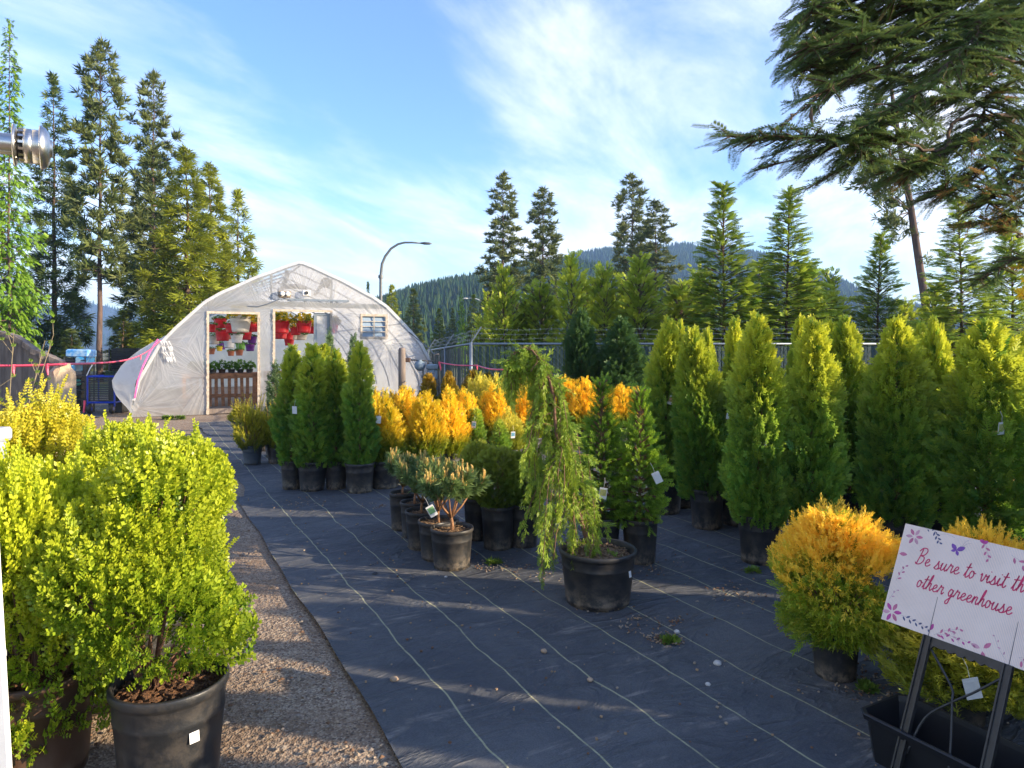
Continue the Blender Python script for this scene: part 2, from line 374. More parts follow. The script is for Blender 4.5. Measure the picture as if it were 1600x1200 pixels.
# ------------------------------------------------------------------ tree generator (whorled conifer)
def conifer(name, H, hb, Rm, nb, tm, sc, mat, bark, prof, rise=.1, droop=.35, side=.4, dens=7.0, tr=.18, lean=(0,0), seed=1, clump=False, tipv=.25, hang=0.0, tail=1, bare=.15, jl=(.68,1.15)):
    global rng
    rng = np.random.default_rng(seed); q = random.Random(seed); mt = MB(); P_, D_, N_, S_, V_, T_ = [], [], [], [], [], []
    ax = lambda z: np.array([lean[0]*(z/H)**1.3, lean[1]*(z/H)**1.3, z])
    k = 9; mt.tube([ax(H*i/k*.985)+np.array([q.uniform(-1,1), q.uniform(-1,1), 0])*tr*.25*(i > 0) for i in range(k+1)], [max(tr*(1-.93*(i/k)**.8), .012) for i in range(k+1)], 8)
    for i in range(nb):
        t = ((i+q.random())/nb); z = hb+(H-hb)*t; az = i*2.39996+q.uniform(-.5,.5)
        l = Rm*prof(t)*q.uniform(*jl)
        if l < .05: l = .05
        o = np.array([math.cos(az), math.sin(az), 0]); sd = np.array([-o[1], o[0], 0]); r1 = rise*(.4+1.6*t)
        path = lambda u: ax(z)+o*l*u+np.array([0,0,1])*l*(r1*u*1.6-droop*(1-t*.8)*u*u)
        mt.tube([path(u) for u in (0,.35,.7,1.0)], [max(tr*.22*(1-t*.6)*g, .008) for g in (1,.7,.45,.2)], 4, cap=False)
        n = max(4, int(dens*l*(1+.4*q.random())/sc*.5))
        u = rng.uniform(bare, 1, n)**.8; s_ = rng.uniform(-1, 1, n)*side*l*(1.02-u)**.7
        if clump:
            c = rng.random(max(3, n//5)); ci = rng.integers(0, len(c), n); u = np.clip(bare+(1-bare)*(c[ci]**.7)+rng.normal(0,.035,n), 0, 1.03)
            cs = rng.uniform(-1,1,len(c)); s_ = cs[ci]*side*l*(1.02-np.clip(u,0,1))**.7+rng.normal(0,.06*l,n)
        base = np.array([path(x) for x in u])+sd*s_[:, None]+np.array([0,0,1])*(rng.normal(0, .05*l+.03, n)-np.abs(s_)*.25*droop*2)[:, None]
        d = o*.8+sd*(np.sign(s_)*.75)[:, None]*np.minimum(1, np.abs(s_)/(.1*l+.01))[:, None]+np.array([0,0,1])*(r1-droop*u*(1-t)-hang)[:, None]+rng.normal(0,.25,(n,3))
        if clump: d = d*.6+np.array([0,0,.6])+rng.normal(0,.45,(n,3))
        P_.append(base); D_.append(d); N_.append(np.array([0,0,1])+rng.normal(0,.45,(n,3))); S_.append(sc*rng.uniform(.65,1.25,n)*(1-.25*t))
        V_.append(np.clip(.45+.25*q.uniform(-1,1)+rng.normal(0,.15,n),0,1)); T_.append(np.clip(tipv*u+rng.normal(0,.1,n),0,1))
    n = 14*tail; z = H-rng.random(n)*Rm*.45; base = np.array([ax(x) for x in z]); a = rng.random(n)*6.28
    P_.append(base); D_.append(np.stack([np.cos(a)*.5, np.sin(a)*.5, np.full(n, 1.0)], 1)); N_.append(rng.normal(0,1,(n,3))); S_.append(np.full(n, sc*.7)); V_.append(np.full(n,.5)); T_.append(np.full(n, tipv))
    f = Fol(); f.add(tm, *[np.concatenate(x) for x in (P_, D_, N_, S_, V_, T_)])
    return mt.mesh(name+'_trunk', bark, True), f.mesh(name+'_crown', mat)
def tree(name, label, cat, proto, loc, s=1.0, sz=None, rz=0.0, group=None):
    o = thing(name, label, cat, loc, rz, group); sz = sz or s
    for nm, me in zip(('trunk', 'crown'), proto):
        c = link(nm, me, o); c.scale = (s, s, sz)
    return o
# ------------------------------------------------------------------ pots and potted plants
def pot_mesh(name, mat, tb=.80, rim=.045, hr=1.0):
    """unit pot: rim diameter 1, height 1"""
    m = MB(); r0 = .5*tb; k = .5-r0
    m.lathe([(.0,.0),(r0*.93,.0),(r0,.015),(r0+k*.1,.10),(r0+k*.1+.006,.115),(r0+k*.12,.13),(r0+k*.5*.82,.5),(r0+k*.70*.86,.70),(r0+k*.70*.86+.008,.715),(r0+k*.73*.86,.735),(.5*.945,.885),(.5*.955,.90),(.5*.985,.915),(.5,.935),(.5,.985),(.492,1.0),(.47,1.0),(.462,.985),(.45,.90),(.44,.80),(r0*.9,.1),(0,.1)], 40)
    return m.mesh(name, mat, True)
POT = {k: pot_mesh('pot_'+k, M['pot'+(('_'+k) if k != 'black' else '')]) for k in ('black','dusty','grey','blue','brown')}
def soil_mesh(name, mat):
    n, k = 10, 28; g = np.random.default_rng(3); m = MB(); vs = [(0,0,.02)]; fs = []
    for i in range(1, n+1):
        for j in range(k):
            r = i/n; a = 6.2832*j/k; vs.append((r*.5*math.cos(a), r*.5*math.sin(a), g.normal(0,.012)+.03*(1-r*r)*(r < 1)))
    fs += [(0, 1+j, 1+(j+1) % k) for j in range(k)]
    for i in range(n-1): fs += [(1+i*k+j, 1+(i+1)*k+j, 1+(i+1)*k+(j+1) % k, 1+i*k+(j+1) % k) for j in range(k)]
    m.add(vs, fs)
    for j in range(160):                                   # loose bark chips
        r = .46*math.sqrt(g.random()); a = g.random()*6.28; s = .018+.02*g.random()
        m.box((r*math.cos(a), r*math.sin(a), .035+g.random()*.02), (s*1.8, s, s*.5), Matrix.Rotation(g.random()*3.1,3,'Z') @ Matrix.Rotation(g.normal(0,.5),3,'X'))
    return m.mesh(name, mat)
SOIL = {'tan': soil_mesh('soil_tan', M['soil']), 'dark': soil_mesh('soil_dark', M['soil_dark'])}
def tag_mesh(name, mats, wd=.055, h=.085):
    m = MB(); m.box((0,0,-h/2-.02), (wd, .0012, h)); m.box((0,-.0013,-h/2-.014), (wd*.8,.0012,h*.55), m=1)
    m.tube([(0,0,-.02),(.004,.006,.02),(0,.02,.05)], .0011, 4); return m.mesh(name, mats)
TAG = {k: tag_mesh('tag_'+k, [M['tag'], M[v]]) for k, v in {'white':'tag','pic':'tagpic','green':'taggreen','blue':'tagblue','brown':'tagbrown'}.items()}
def potted(name, label, cat, group, px, pyb, pot_px, pot_h, top, wid, fol, trunk=None, style='black', soil='tan', tags=(), rz=None, z=None, lean=(0,0), lift=None, X=None, shift=0.0):
    """pyb = photo row of the pot's front foot; top = photo row of the plant's tip; wid = photo width of the foliage; fol = (unit mesh list [(name,mesh)], unit height, unit width)"""
    d0 = z or gz(pyb); dia = pot_px*d0/F; d = z or (gz(pyb)+dia*.40)
    dia = pot_px*d/F; x = (px-800)/F*d if X is None else X
    rz = random.uniform(0, 6.28) if rz is None else rz
    o = thing(name, label, cat, (x, d, .004), rz, group)
    p = link('pot', POT[style], o); p.scale = (dia, dia, pot_h)
    s = link('soil', SOIL[soil], o); s.scale = (dia*.92, dia*.92, dia); s.location = (0, 0, pot_h*.88)
    Ht = EYE-(top-HY)*d/F; wd = wid*d/F; lz = pot_h*.86 if lift is None else lift
    parts, uh, uw = fol; sx = wd/uw; sz = (Ht-lz)/uh
    for nm, me in parts:
        c = link(nm, me, o); c.scale = (sx, sx, sz); c.location = (shift*math.cos(rz), -shift*math.sin(rz), lz); c.rotation_euler = (lean[0], lean[1], 0)
    cam_dir = math.atan2(-d, -x)
    for (tpx, tpy, kind, roll) in tags:
        tp = P(tpx, tpy, 1.0); r_ = math.hypot(tp.x-0, 1)          # tag hangs on the side of the plant that faces the path
        dd = d-wd*.53; q = P(tpx, tpy-8, dd); t_ = link('tag', TAG[kind], o)
        l = Matrix.Rotation(-rz, 4, 'Z') @ (q-Vector((x, d, .004))); t_.location = l; t_.rotation_euler = (R(8), roll, -rz+random.uniform(-.4,.4))
    return o
# ------------------------------------------------------------------ plant prototypes (unit sizes, shared by the individuals)
def fmesh(name, mat, *chunks):
    f = Fol()
    for c in chunks: f.add(*c)
    return f.mesh(name, mat)
def ss(t, a, b): x = np.clip((t-a)/(b-a), 0, 1); return x*x*(3-2*x)
def cone_proto(tagname, mat, H, W, n, tm, sc, prof, tipf, seed, up=.9, amp=.13, inner=.35, limbs=14, bark='twig', jit=.35):
    global rng
    rng = np.random.default_rng(seed)
    f = fmesh(tagname+'_foliage', M[mat], (tm, *revolve(H, W/2, prof, n, tm, sc, up, seed, amp, tipf, inner, jit=jit)))
    tr = trunk_mb(H*.9, .014*H+.004, 0, 6, limbs, W/2, seed)
    return ([('foliage', f), ('stem', tr.mesh(tagname+'_stem', M[bark], True))], H, W)
pc = lambda t: np.minimum(1, .66+1.5*t)*np.power(np.clip(1-np.power(t, 2.1), 0, 1), .78)+.045
pcol = lambda t: np.minimum(1, .70+1.8*t)*np.power(np.clip(1-np.power(t, 2.3), 0, 1), .7)+.05
tipk = lambda t, d: .06+.72*ss(t, .35, 1.0)*ss(d, .5, .95)  # yellower towards the top: new growth plus sunlit glow painted into the colour
pcs = [pc, lambda t: np.minimum(1, .60+1.6*t)*np.power(np.clip(1-np.power(t, 1.6), 0, 1), .8)+.045, lambda t: np.minimum(1, .78+1.0*t)*np.power(np.clip(1-np.power(t, 2.6), 0, 1), .8)+.05, lambda t: np.minimum(1, .70+1.2*t)*np.power(np.clip(1-np.power(t, 3.0), 0, 1), .85)+.06]
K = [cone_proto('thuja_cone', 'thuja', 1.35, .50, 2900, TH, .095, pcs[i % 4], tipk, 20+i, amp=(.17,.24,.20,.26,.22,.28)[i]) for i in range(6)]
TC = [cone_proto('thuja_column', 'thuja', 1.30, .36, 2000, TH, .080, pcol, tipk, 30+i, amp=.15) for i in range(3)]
JC = [cone_proto('juniper_column', 'juniper', 1.3, .22, 900, FI, .085, pcol, lambda t, d: .2*t, 36+i, up=2.2, amp=.25) for i in range(2)]
DK = [cone_proto('cedar_dark', 'cedar_dark', 2.0, .8, 2200, TH, .16, pc, lambda t, d: .2*t, 38+i, amp=.2) for i in range(2)]
def lobed(tagname, mat, H, W, lob, n, tm, sc, tipf, seed, up=1.0, amp=.15, prof=None, jit=.35, inner=.3):
    global rng
    rng = np.random.default_rng(seed); f = Fol(); q = random.Random(seed)
    prof = prof or (lambda t: np.minimum(1, .6+2*t)*np.power(np.clip(1-np.power(t, 1.5), 0, 1), .75)+.05)
    for i in range(lob):
        a = 6.28*i/max(lob-1, 1)+q.uniform(-.3,.3); rr = 0 if i == 0 else W*.25*q.uniform(.8,1.15); h = H*(1 if i == 0 else q.uniform(.72,.98)); ww = W*(.34 if lob > 1 else .5)
        p, d, nn, s, v, tp = revolve(h, ww, prof, n//lob, tm, sc, up, seed+i, amp, tipf, inner, jit=jit)
        p = p+np.array([math.cos(a)*rr, math.sin(a)*rr, 0])*(.45+.55*p[:, 2:3]/H); f.add(tm, p, d, nn, s, v, tp)
    return ([('foliage', f.mesh(tagname+'_foliage', M[mat])), ('stem', trunk_mb(H*.8, .013, 0, 6, 10, W/2, seed).mesh(tagname+'_stem', M['twig'], True))], H, W)
tipg = lambda t, d: np.clip(1.25*ss(t, .22, .62)*ss(d, .35, .9), 0, 1)
G = [lobed('gold_thuja', 'gold', .75, .50, 5, 2600, FI, .075, tipg, 50+i, up=1.4) for i in range(3)]
OL = [lobed('olive_thuja', 'olive', .7, .48, 1, 1300, TH, .07, lambda t, d: .75*ss(t,.3,.95), 56+i, up=1.2) for i in range(2)]
LI = [lobed('lime_juniper', 'lime', .65, .7, 6, 1700, FI, .10, lambda t, d: .7*ss(t,.3,.9), 60+i, up=1.6, jit=.5, amp=.25) for i in range(2)]
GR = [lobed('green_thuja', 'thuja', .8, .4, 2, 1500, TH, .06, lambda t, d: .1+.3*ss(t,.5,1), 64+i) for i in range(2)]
sph = lambda t: np.sqrt(np.clip(1-(2*t-1)**2, 0, 1))*.98+.02
GL = [lobed('globe_thuja', 'globe', .42, .40, 1, 1800, TH, .048, lambda t, d: .15+.5*ss(t,.35,1), 68+i, up=.45, amp=.06, prof=sph) for i in range(2)]
def spruce_proto(seed):
    st, cr = conifer('young_spruce', 1.0, .03, .27, 95, SP, .095, M['spruce'], M['twig'], lambda t: (max(0,1-t/.80)**.62*(.62+.38*min(1, t*5)) if t < .74 else .20*(1.25-t)), rise=.35, droop=.25, side=.75, dens=17, tr=.016, seed=seed, tipv=.55, tail=2, bare=.1)
    return ([('foliage', cr), ('stem', st)], 1.0, .56)
SPR = [spruce_proto(71), spruce_proto(72)]
def yew_proto(seed):
    global rng
    rng = np.random.default_rng(seed); f = Fol(); q = random.Random(seed); m = MB()
    p, d, nn, s, v, tp = revolve(.38, .25, lambda t: np.minimum(1,.6+2*t)*(1-t**2)**.6+.05, 700, YEW, .10, .8, seed, .2, lambda t, d: .1+.3*t, .35); f.add(YEW, p, d, nn, s, v, tp)
    for i in range(26):                                  # upright yellow shoots
        a = q.uniform(0,6.28); r = .16*math.sqrt(q.random()); h0 = q.uniform(.15,.3); h1 = q.uniform(.36,.62)*(1-r*1.2); n = 9
        u = np.linspace(0,1,n); pos = np.stack([math.cos(a)*(r+.06*u), math.sin(a)*(r+.06*u), h0+(h1-h0)*u], 1); pos[:, :2] *= .9
        f.add(YEW, pos, np.stack([np.full(n,.35*math.cos(a)), np.full(n,.35*math.sin(a)), np.ones(n)],1)+rng.normal(0,.3,(n,3)), rng.normal(0,1,(n,3)), .075*(1.1-.5*u), np.full(n,.6), .25+.75*u)
        m.tube([(0,0,0), tuple(pos[0]), tuple(pos[-1])], [.005,.004,.002], 4)
    return ([('foliage', f.mesh('yew_foliage', M['yew'])), ('stem', m.mesh('yew_stem', M['twig']))], .58, .5)
YW = [yew_proto(81), yew_proto(82)]
def box_proto(seed, mat, shoots=0.0, n=11000, H=1.0, W=.9):
    global rng
    rng = np.random.default_rng(seed); q = random.Random(seed); f = Fol(); m = MB(); lob = []
    for i in range(18):
        a = i*2.4; u = (i+.5)/18; zz = H*(.20+.66*((i*.618) % 1)); rr = W*.5*.62*math.sqrt(max(0, 1-((zz/H-.52)/.47)**2))*q.uniform(.75,1.15)
        lob.append((math.cos(a)*rr, math.sin(a)*rr, zz, W*.5*q.uniform(.38,.52)))
    lob += [(0,0,H*.5,W*.36), (0,0,H*.30,W*.34), (.03,0,H*.74,W*.30)]
    L = np.array(lob); k = rng.choice(len(L), n, p=L[:, 3]**2/(L[:, 3]**2).sum()); dr = unit(rng.normal(0,1,(n,3))); dr[:, 2] = np.where(dr[:, 2] < -.55, -dr[:, 2], dr[:, 2])
    dep = np.where(rng.random(n) < .25, rng.uniform(.4,.9,n), 1+rng.normal(0,.06,n)); pos = L[k, :3]+dr*(L[k, 3]*dep)[:, None]
    dist = np.linalg.norm(pos[:, None, :]-L[None, :, :3], axis=2)/L[None, :, 3]; dist[np.arange(n), k] = 9; ok = (dist.min(1) > .72) & (pos[:, 2] > .03)
    pos, dr, dep, k = pos[ok], dr[ok], dep[ok], k[ok]; n = len(pos)
    out = unit(pos-np.array([0,0,H*.35])); d = dr*.55+out*.5+np.array([0,0,.62])+rng.normal(0,.3,(n,3)); sc = .074*rng.uniform(.55,1.4,n)
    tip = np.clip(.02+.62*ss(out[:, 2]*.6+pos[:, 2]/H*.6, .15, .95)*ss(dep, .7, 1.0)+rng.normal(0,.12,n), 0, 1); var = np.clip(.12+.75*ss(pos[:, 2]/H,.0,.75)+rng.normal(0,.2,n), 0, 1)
    f.add(BX, pos-unit(d)*sc[:, None]*.4, d, rng.normal(0,1,(n,3)), sc, var, tip)
    for i in range(int(60+160*shoots)):                          # longer shoots break the outline
        j = q.randrange(n); u = np.linspace(.1,1,5); L_ = q.uniform(.05,.10)*(1+1.1*shoots); dd = unit(out[j]*.5+np.array([q.gauss(0,.25), q.gauss(0,.25), 1.0]))
        pp = pos[j]+dd[None, :]*u[:, None]*L_; f.add(BX, pp, dd+rng.normal(0,.25,(5,3)), rng.normal(0,1,(5,3)), .06*(1.2-.4*u), np.full(5,.7), .35+.3*u)
    for i in range(26):
        c = lob[i % len(lob)]; m.tube([(q.uniform(-.03,.03), q.uniform(-.03,.03), 0), (c[0]*.45, c[1]*.45, c[2]*.5), (c[0]*1.2, c[1]*1.2, c[2]*1.05)], [.011,.008,.003], 5)
    return ([('foliage', f.mesh('box_foliage', M[mat])), ('stem', m.mesh('box_stem', M['twig'], True))], H*1.06, W*1.12)
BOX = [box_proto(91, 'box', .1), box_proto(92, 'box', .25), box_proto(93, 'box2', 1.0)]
def scots_proto(seed, H=.52, W=.46):
    """dwarf pine: orange trunk that forks low, bottle-brush twigs, upright tan candles"""
    global rng
    rng = np.random.default_rng(seed); q = random.Random(seed); f = Fol(); c = Fol(); m = MB()
    m.tube([(0,0,-.02),(.004,0,.05),(-.006,.004,.10)], [.016,.013,.012], 8)
    tips = []
    for i in range(9):
        a = i*2.39996+q.uniform(-.3,.3); e = q.uniform(.45,1.45); r = W*.36*math.cos(e)*1.15; z = .10+q.uniform(.5,.78)*(H-.16)*(.45+.55*math.sin(e))
        p0 = Vector((-.006,.004,.095)); p2 = Vector((math.cos(a)*r, math.sin(a)*r, z)); p1 = p0.lerp(p2,.5)+Vector((0,0,-.015)); m.tube([p0,p1,p2],[.010,.007,.004],6)
        for j in range(4):
            b = a+q.uniform(-1.1,1.1); l = q.uniform(.05,.11); t = p1.lerp(p2, q.uniform(.5,1)); e2 = t+Vector((math.cos(b)*l, math.sin(b)*l, q.uniform(.04,.11))); m.tube([t, e2],[.004,.0025],5); tips.append((t, e2))
    for t, e in tips:
        n = 11; u = np.linspace(0,1.05,n)[:, None]; pos = np.array(t)*(1-u)+np.array(e)*u; d = np.array(e-t)[None,:]/((e-t).length)+rng.normal(0,.25,(n,3))
        f.add(TU, pos, d, rng.normal(0,1,(n,3)), .078*rng.uniform(.85,1.15,n), rng.uniform(.2,.8,n), np.zeros(n)+.1)
        for j in range(q.choice((1,1,2,2))):
            L = q.uniform(.03,.085); o = np.array(e)+np.array([q.uniform(-.012,.012), q.uniform(-.012,.012), 0]); nn = 7; u = np.linspace(0,1,nn)[:, None]; ln = np.array([q.gauss(0,.10), q.gauss(0,.10), 1.0])
            c.add(TUC, o+ln*L*u, np.tile(ln,(nn,1)), rng.normal(0,1,(nn,3)), .030*(1.15-.5*u[:, 0]), rng.uniform(.2,.9,nn), u[:, 0]*.6)
    return ([('foliage', f.mesh('pine_foliage', M['mugo'])), ('candle', c.mesh('pine_candle', M['candle'])), ('trunk', m.mesh('pine_trunk', M['bark_orange'], True))], H, W)
TUC = t_tuft(10, .8, .16, .5, .05)
MG = [scots_proto(101), scots_proto(102)]
def gold_front_proto(seed, H=.60, W=.66):
    """golden thread-leaf thuja: orange-gold top with loose antler-like tips, green skirt of drooping sprays"""
    global rng
    rng = np.random.default_rng(seed); f = Fol(); q = random.Random(seed); m = MB()
    pr = lambda t: np.sqrt(np.clip(1-(1.75*t-.72)**2*(np.where(t > .41, .92, 1.05)), 0, 1))*.97+.03
    p, d, nn, s, v, tp = revolve(H, W/2, pr, 4600, FI, .080, .55, seed, .28, lambda t, d: np.clip(1.15*ss(t+.16*np.sin(np.arange(len(t))*12.9898*7),.40,.74)*ss(d,.4,.9),0,1), .35); low = p[:, 2] < H*.4
    d[low, 2] -= .75; f.add(FI, p, d, nn, s, v, tp)
    for i in range(150):                                 # loose branch tips above the outline
        a = q.uniform(0,6.28); t = q.uniform(.5,1.0); r = W/2*float(pr(np.array([min(t,.98)]))[0]); b = np.array([math.cos(a)*r*.9, math.sin(a)*r*.9, H*t*.96]); dd = unit(np.array([math.cos(a)*.7, math.sin(a)*.7, .9])+rng.normal(0,.3,3))
        u = np.linspace(0,1,4)[:, None]; f.add(FI, b+dd*u*.07, dd+rng.normal(0,.35,(4,3)), rng.normal(0,1,(4,3)), .055*np.ones(4), np.full(4,.6), np.full(4,.95)*(t > .55)+.25)
    for i in range(24):
        a = q.uniform(0,6.28); e = q.uniform(.4,1.3); L = q.uniform(.25,.5)*W*.9; m.tube([(0,0,0),(math.cos(a)*L*math.cos(e)*.5, math.sin(a)*L*math.cos(e)*.5, L*math.sin(e)*.6+.05),(math.cos(a)*L*math.cos(e), math.sin(a)*L*math.cos(e), L*math.sin(e)+.12)],[.008,.005,.002],5)
    return ([('foliage', f.mesh('thread_thuja_foliage', M['gold_front'])), ('stem', m.mesh('thread_thuja_stem', M['twig']))], H, W)
GF = [gold_front_proto(111), gold_front_proto(112)]
def weeping_proto():
    global rng
    rng = np.random.default_rng(121); q = random.Random(121); f = Fol(); m = MB(); d = 4.34; ox = (934-800)/F*d
    tp = [(925,870),(914,835),(900,790),(886,740),(876,714),(869,680),(866,650),(865,622),(857,592),(845,566),(832,549),(818,545),(803,555),(793,575)]
    tr = [Vector(((x-800)/F*d-ox, .04*math.sin(i*.7), EYE-(y-HY)/F*d)) for i, (x, y) in enumerate(tp)]
    m.tube(tr, [.016,.015,.014,.013,.012,.011,.010,.009,.008,.007,.006,.005,.004,.002], 7)
    def on(u): k = u*(len(tr)-1); i = min(int(k), len(tr)-2); return tr[i].lerp(tr[i+1], k-i)
    for i in range(112):
        u = .08+.92*(i/112)**.95; p0 = on(u); low = p0.z; az = i*2.39996+q.uniform(-.5,.5)
        reach = (.035+.25*ss(np.array(1-u),.08,.85))*q.uniform(.35,1.1); reach = float(reach)
        if .35 < u < .9 and math.sin(az) < -.45 and q.random() < .8: continue
        drop = min(low-.20, q.uniform(.25,.62) if u < .70 else q.uniform(.08,.26)); drop = max(drop,.1)
        bias = -.05*(1-u); n = int(drop/.020)+5; t = np.linspace(0,1,n)
        x = p0.x+bias*t+math.cos(az)*reach*(1-(1-t)**2.2); y = p0.y+math.sin(az)*reach*(1-(1-t)**2.2); z = p0.z+.10*reach/.2*np.sin(t*3.1416)*(t < .5)-drop*t**1.7
        pos = np.stack([x,y,z],1); dd = np.gradient(pos, axis=0); pos = pos+rng.normal(0,.010,(n,3))
        m.tube([tuple(pos[k]) for k in range(0,n,max(1,n//5))], .0028, 4, cap=False)
        dirs = unit(dd)+np.array([0,0,-.55])+rng.normal(0,.42,(n,3))
        kk = rng.random(n) < .85; f.add(FI, pos, dirs, np.stack([np.full(n,math.cos(az+1.57)),np.full(n,math.sin(az+1.57)),np.zeros(n)],1)+rng.normal(0,.7,(n,3)), rng.uniform(.055,.105,n), np.clip(.45+rng.normal(0,.2,n),0,1), np.clip(.15+.5*t*(.3+.7*u)+rng.normal(0,.1,n),0,1))
    return f.mesh('weeping_cypress_foliage', M['weep']), m.mesh('weeping_cypress_trunk', M['twig'], True), ox, d
# ------------------------------------------------------------------ ground, gravel, fabric, hills
AX, AY = Vector((-.47, .8827, 0)).normalized(), Vector((.8827, .47, 0)).normalized()      # along and across the sales rows
ROW = math.atan2(.47, .8827)
def ground_mats():
    t = NT('yard_earth'); v = t.co((1,1,1), rand=False); n = t.noise(v, .05, 6, .6); n2 = t.noise(v, 3, 6, .7)
    t.base(t.mix(t.ramp(n,.4,.6), t.mix(n2,(.11,.13,.04),(.07,.10,.03)), t.mix(n2,(.20,.15,.10),(.14,.11,.07))), .95); M['earth'] = t.mat
    t = NT('path_gravel'); v = t.co((1,1,1), rand=False); vo = t.n('TexVoronoi'); t.L.new(v, vo.inputs['Vector']); vo.inputs['Scale'].default_value = 42
    v2 = t.n('TexVoronoi'); t.L.new(v, v2.inputs['Vector']); v2.inputs['Scale'].default_value = 110
    n = t.noise(v, 1.3, 5, .65); sp = t.n('SeparateColor'); t.L.new(vo.outputs['Color'], sp.inputs[0]); s2 = t.n('SeparateColor'); t.L.new(v2.outputs['Color'], s2.inputs[0])
    c = t.mix(sp.outputs[0], (.19,.125,.08), (.33,.25,.175)); c = t.mix(t.ramp(s2.outputs[1],.55,.9), c, (.46,.36,.25)); c = t.mix(t.ramp(n,.35,.7,.0,.75), c, (.20,.125,.07)); c = t.mix(t.ramp(s2.outputs[2],.85,.95,0,.8), c, (.07,.05,.04))
    t.base(c, .95); h = t.math('ADD', vo.outputs['Distance'], t.math('MULTIPLY', v2.outputs['Distance'], .5)); t.bump(h, .8, .012); M['gravel'] = t.mat
    t = NT('woven_fabric'); v = t.co((1,1,1), rand=False); tc = t.n('TexCoord'); s = t.n('SeparateXYZ'); t.L.new(tc.outputs['Object'], s.inputs[0])
    wob = t.math('MULTIPLY', t.math('SUBTRACT', t.noise(v, 1.6, 3, .5), .5), .10)
    fr = t.math('ABSOLUTE', t.math('SUBTRACT', t.math('FRACT', t.math('ADD', t.math('DIVIDE', t.math('ADD', s.outputs[0], wob), .352), .04)), .5))
    line = t.ramp(fr, .4845, .4915)
    line = t.math('MULTIPLY', line, t.ramp(t.noise(v, 9, 3, .6), .25, .5, .35, 1))
    n1 = t.noise(v, .8, 7, .72, .6); n2 = t.noise(v, 7, 6, .7, .8); n3 = t.noise(v, 160, 2, .5); ns = t.noise(t.co((.35,2.6,1), rand=False), 3.0, 6, .7, .3)
    c = t.mix(t.ramp(n1,.3,.7), (.066,.070,.078), (.140,.142,.144)); c = t.mix(t.ramp(n3,.3,.7,0,.45), c, (.03,.036,.048))
    dust = t.math('MULTIPLY', t.ramp(ns,.53,.70), t.ramp(n2,.42,.62)); c = t.mix(t.math('MULTIPLY', dust, .8), c, (.30,.27,.24))
    spk = t.ramp(t.noise(v, 55, 2, .5), .74, .78); c = t.mix(t.math('MULTIPLY', spk, t.ramp(n1,.45,.65)), c, (.28,.20,.13))
    c = t.mix(t.math('MULTIPLY', line, .75), c, (.46,.44,.25)); t.base(c, t.ramp(n2,.3,.7,.55,.8), 0, .35)
    wx = t.n('TexWave'); t.L.new(v, wx.inputs['Vector']); wx.inputs['Scale'].default_value = 55; wy = t.n('TexWave', bands_direction='Y'); t.L.new(v, wy.inputs['Vector']); wy.inputs['Scale'].default_value = 55
    wr = t.math('POWER', t.math('SUBTRACT', 1.0, t.math('ABSOLUTE', t.math('MULTIPLY_ADD', t.noise(t.co((.9,2.2,1), rand=False), 1.7, 4, .55, 1.0), 2.0, -1.0))), 6.0)
    h = t.math('ADD', t.math('MULTIPLY', t.math('ADD', wx.outputs['Fac'], wy.outputs['Fac']), .03), t.math('ADD', t.math('MULTIPLY', wr, .55), t.math('MULTIPLY', t.noise(v, 2.6, 5, .6, .6), 1.0)))
    t.bump(h, .75, .06); M['fabric'] = t.mat
ground_mats()
m = MB(); m.face([(-6000,-400,-.02),(6000,-400,-.02),(6000,7000,-.02),(-6000,7000,-.02)]); struct(m.build('ground', M['earth']))
def sheet(name, x0, x1, y0, y1, nx, ny, mat, org, rz, z, amp, edge=.03, seed=1, fold=0.0):
    g = np.random.default_rng(seed); X, Y = np.meshgrid(np.linspace(x0,x1,nx), np.linspace(y0,y1,ny)); Z = np.zeros_like(X)
    for i in range(26):
        k = g.uniform(.8,7); a = g.uniform(0,6.28); Z += np.sin((X*math.cos(a)+Y*math.sin(a))*k+g.uniform(0,7))/(k**.8)
    Z = amp*(Z-Z.min())/(Z.max()-Z.min()); X[:, 0] += edge*np.sin(Y[:, 0]*2.3)+edge*.6*np.sin(Y[:, 0]*5.7+1)
    Y[-1] += edge*np.sin(X[-1]*3.1)
    return struct_at(link(name, grid_mesh(name, X, Y, Z, mat)), org, rz, z)
def struct_at(o, org, rz, z): o.location = (org[0], org[1], z); o.rotation_euler = (0,0,rz); return struct(o)
sheet('gravel_path', -14, 16, -4, 24, 120, 112, M['gravel'], (0,0), 0, -.015, .012, 0, 3)
FO = (-.57, 2.93)                                        # a point on the left edge of the near fabric
sheet('landscape_fabric', 0, 11, -4.5, 5.05, 160, 140, M['fabric'], FO, ROW, .006, .026, .008, 5)
sheet('landscape_fabric', .12, 11, 5.0, 13.5, 120, 100, M['fabric'], FO, ROW, -.0005, .016, .03, 6)
sheet('landscape_fabric', -2.6, .0, 0, 4, 40, 50, M['fabric'], (-9.6,16.1), R(25), -.002, .012, .10, 8)
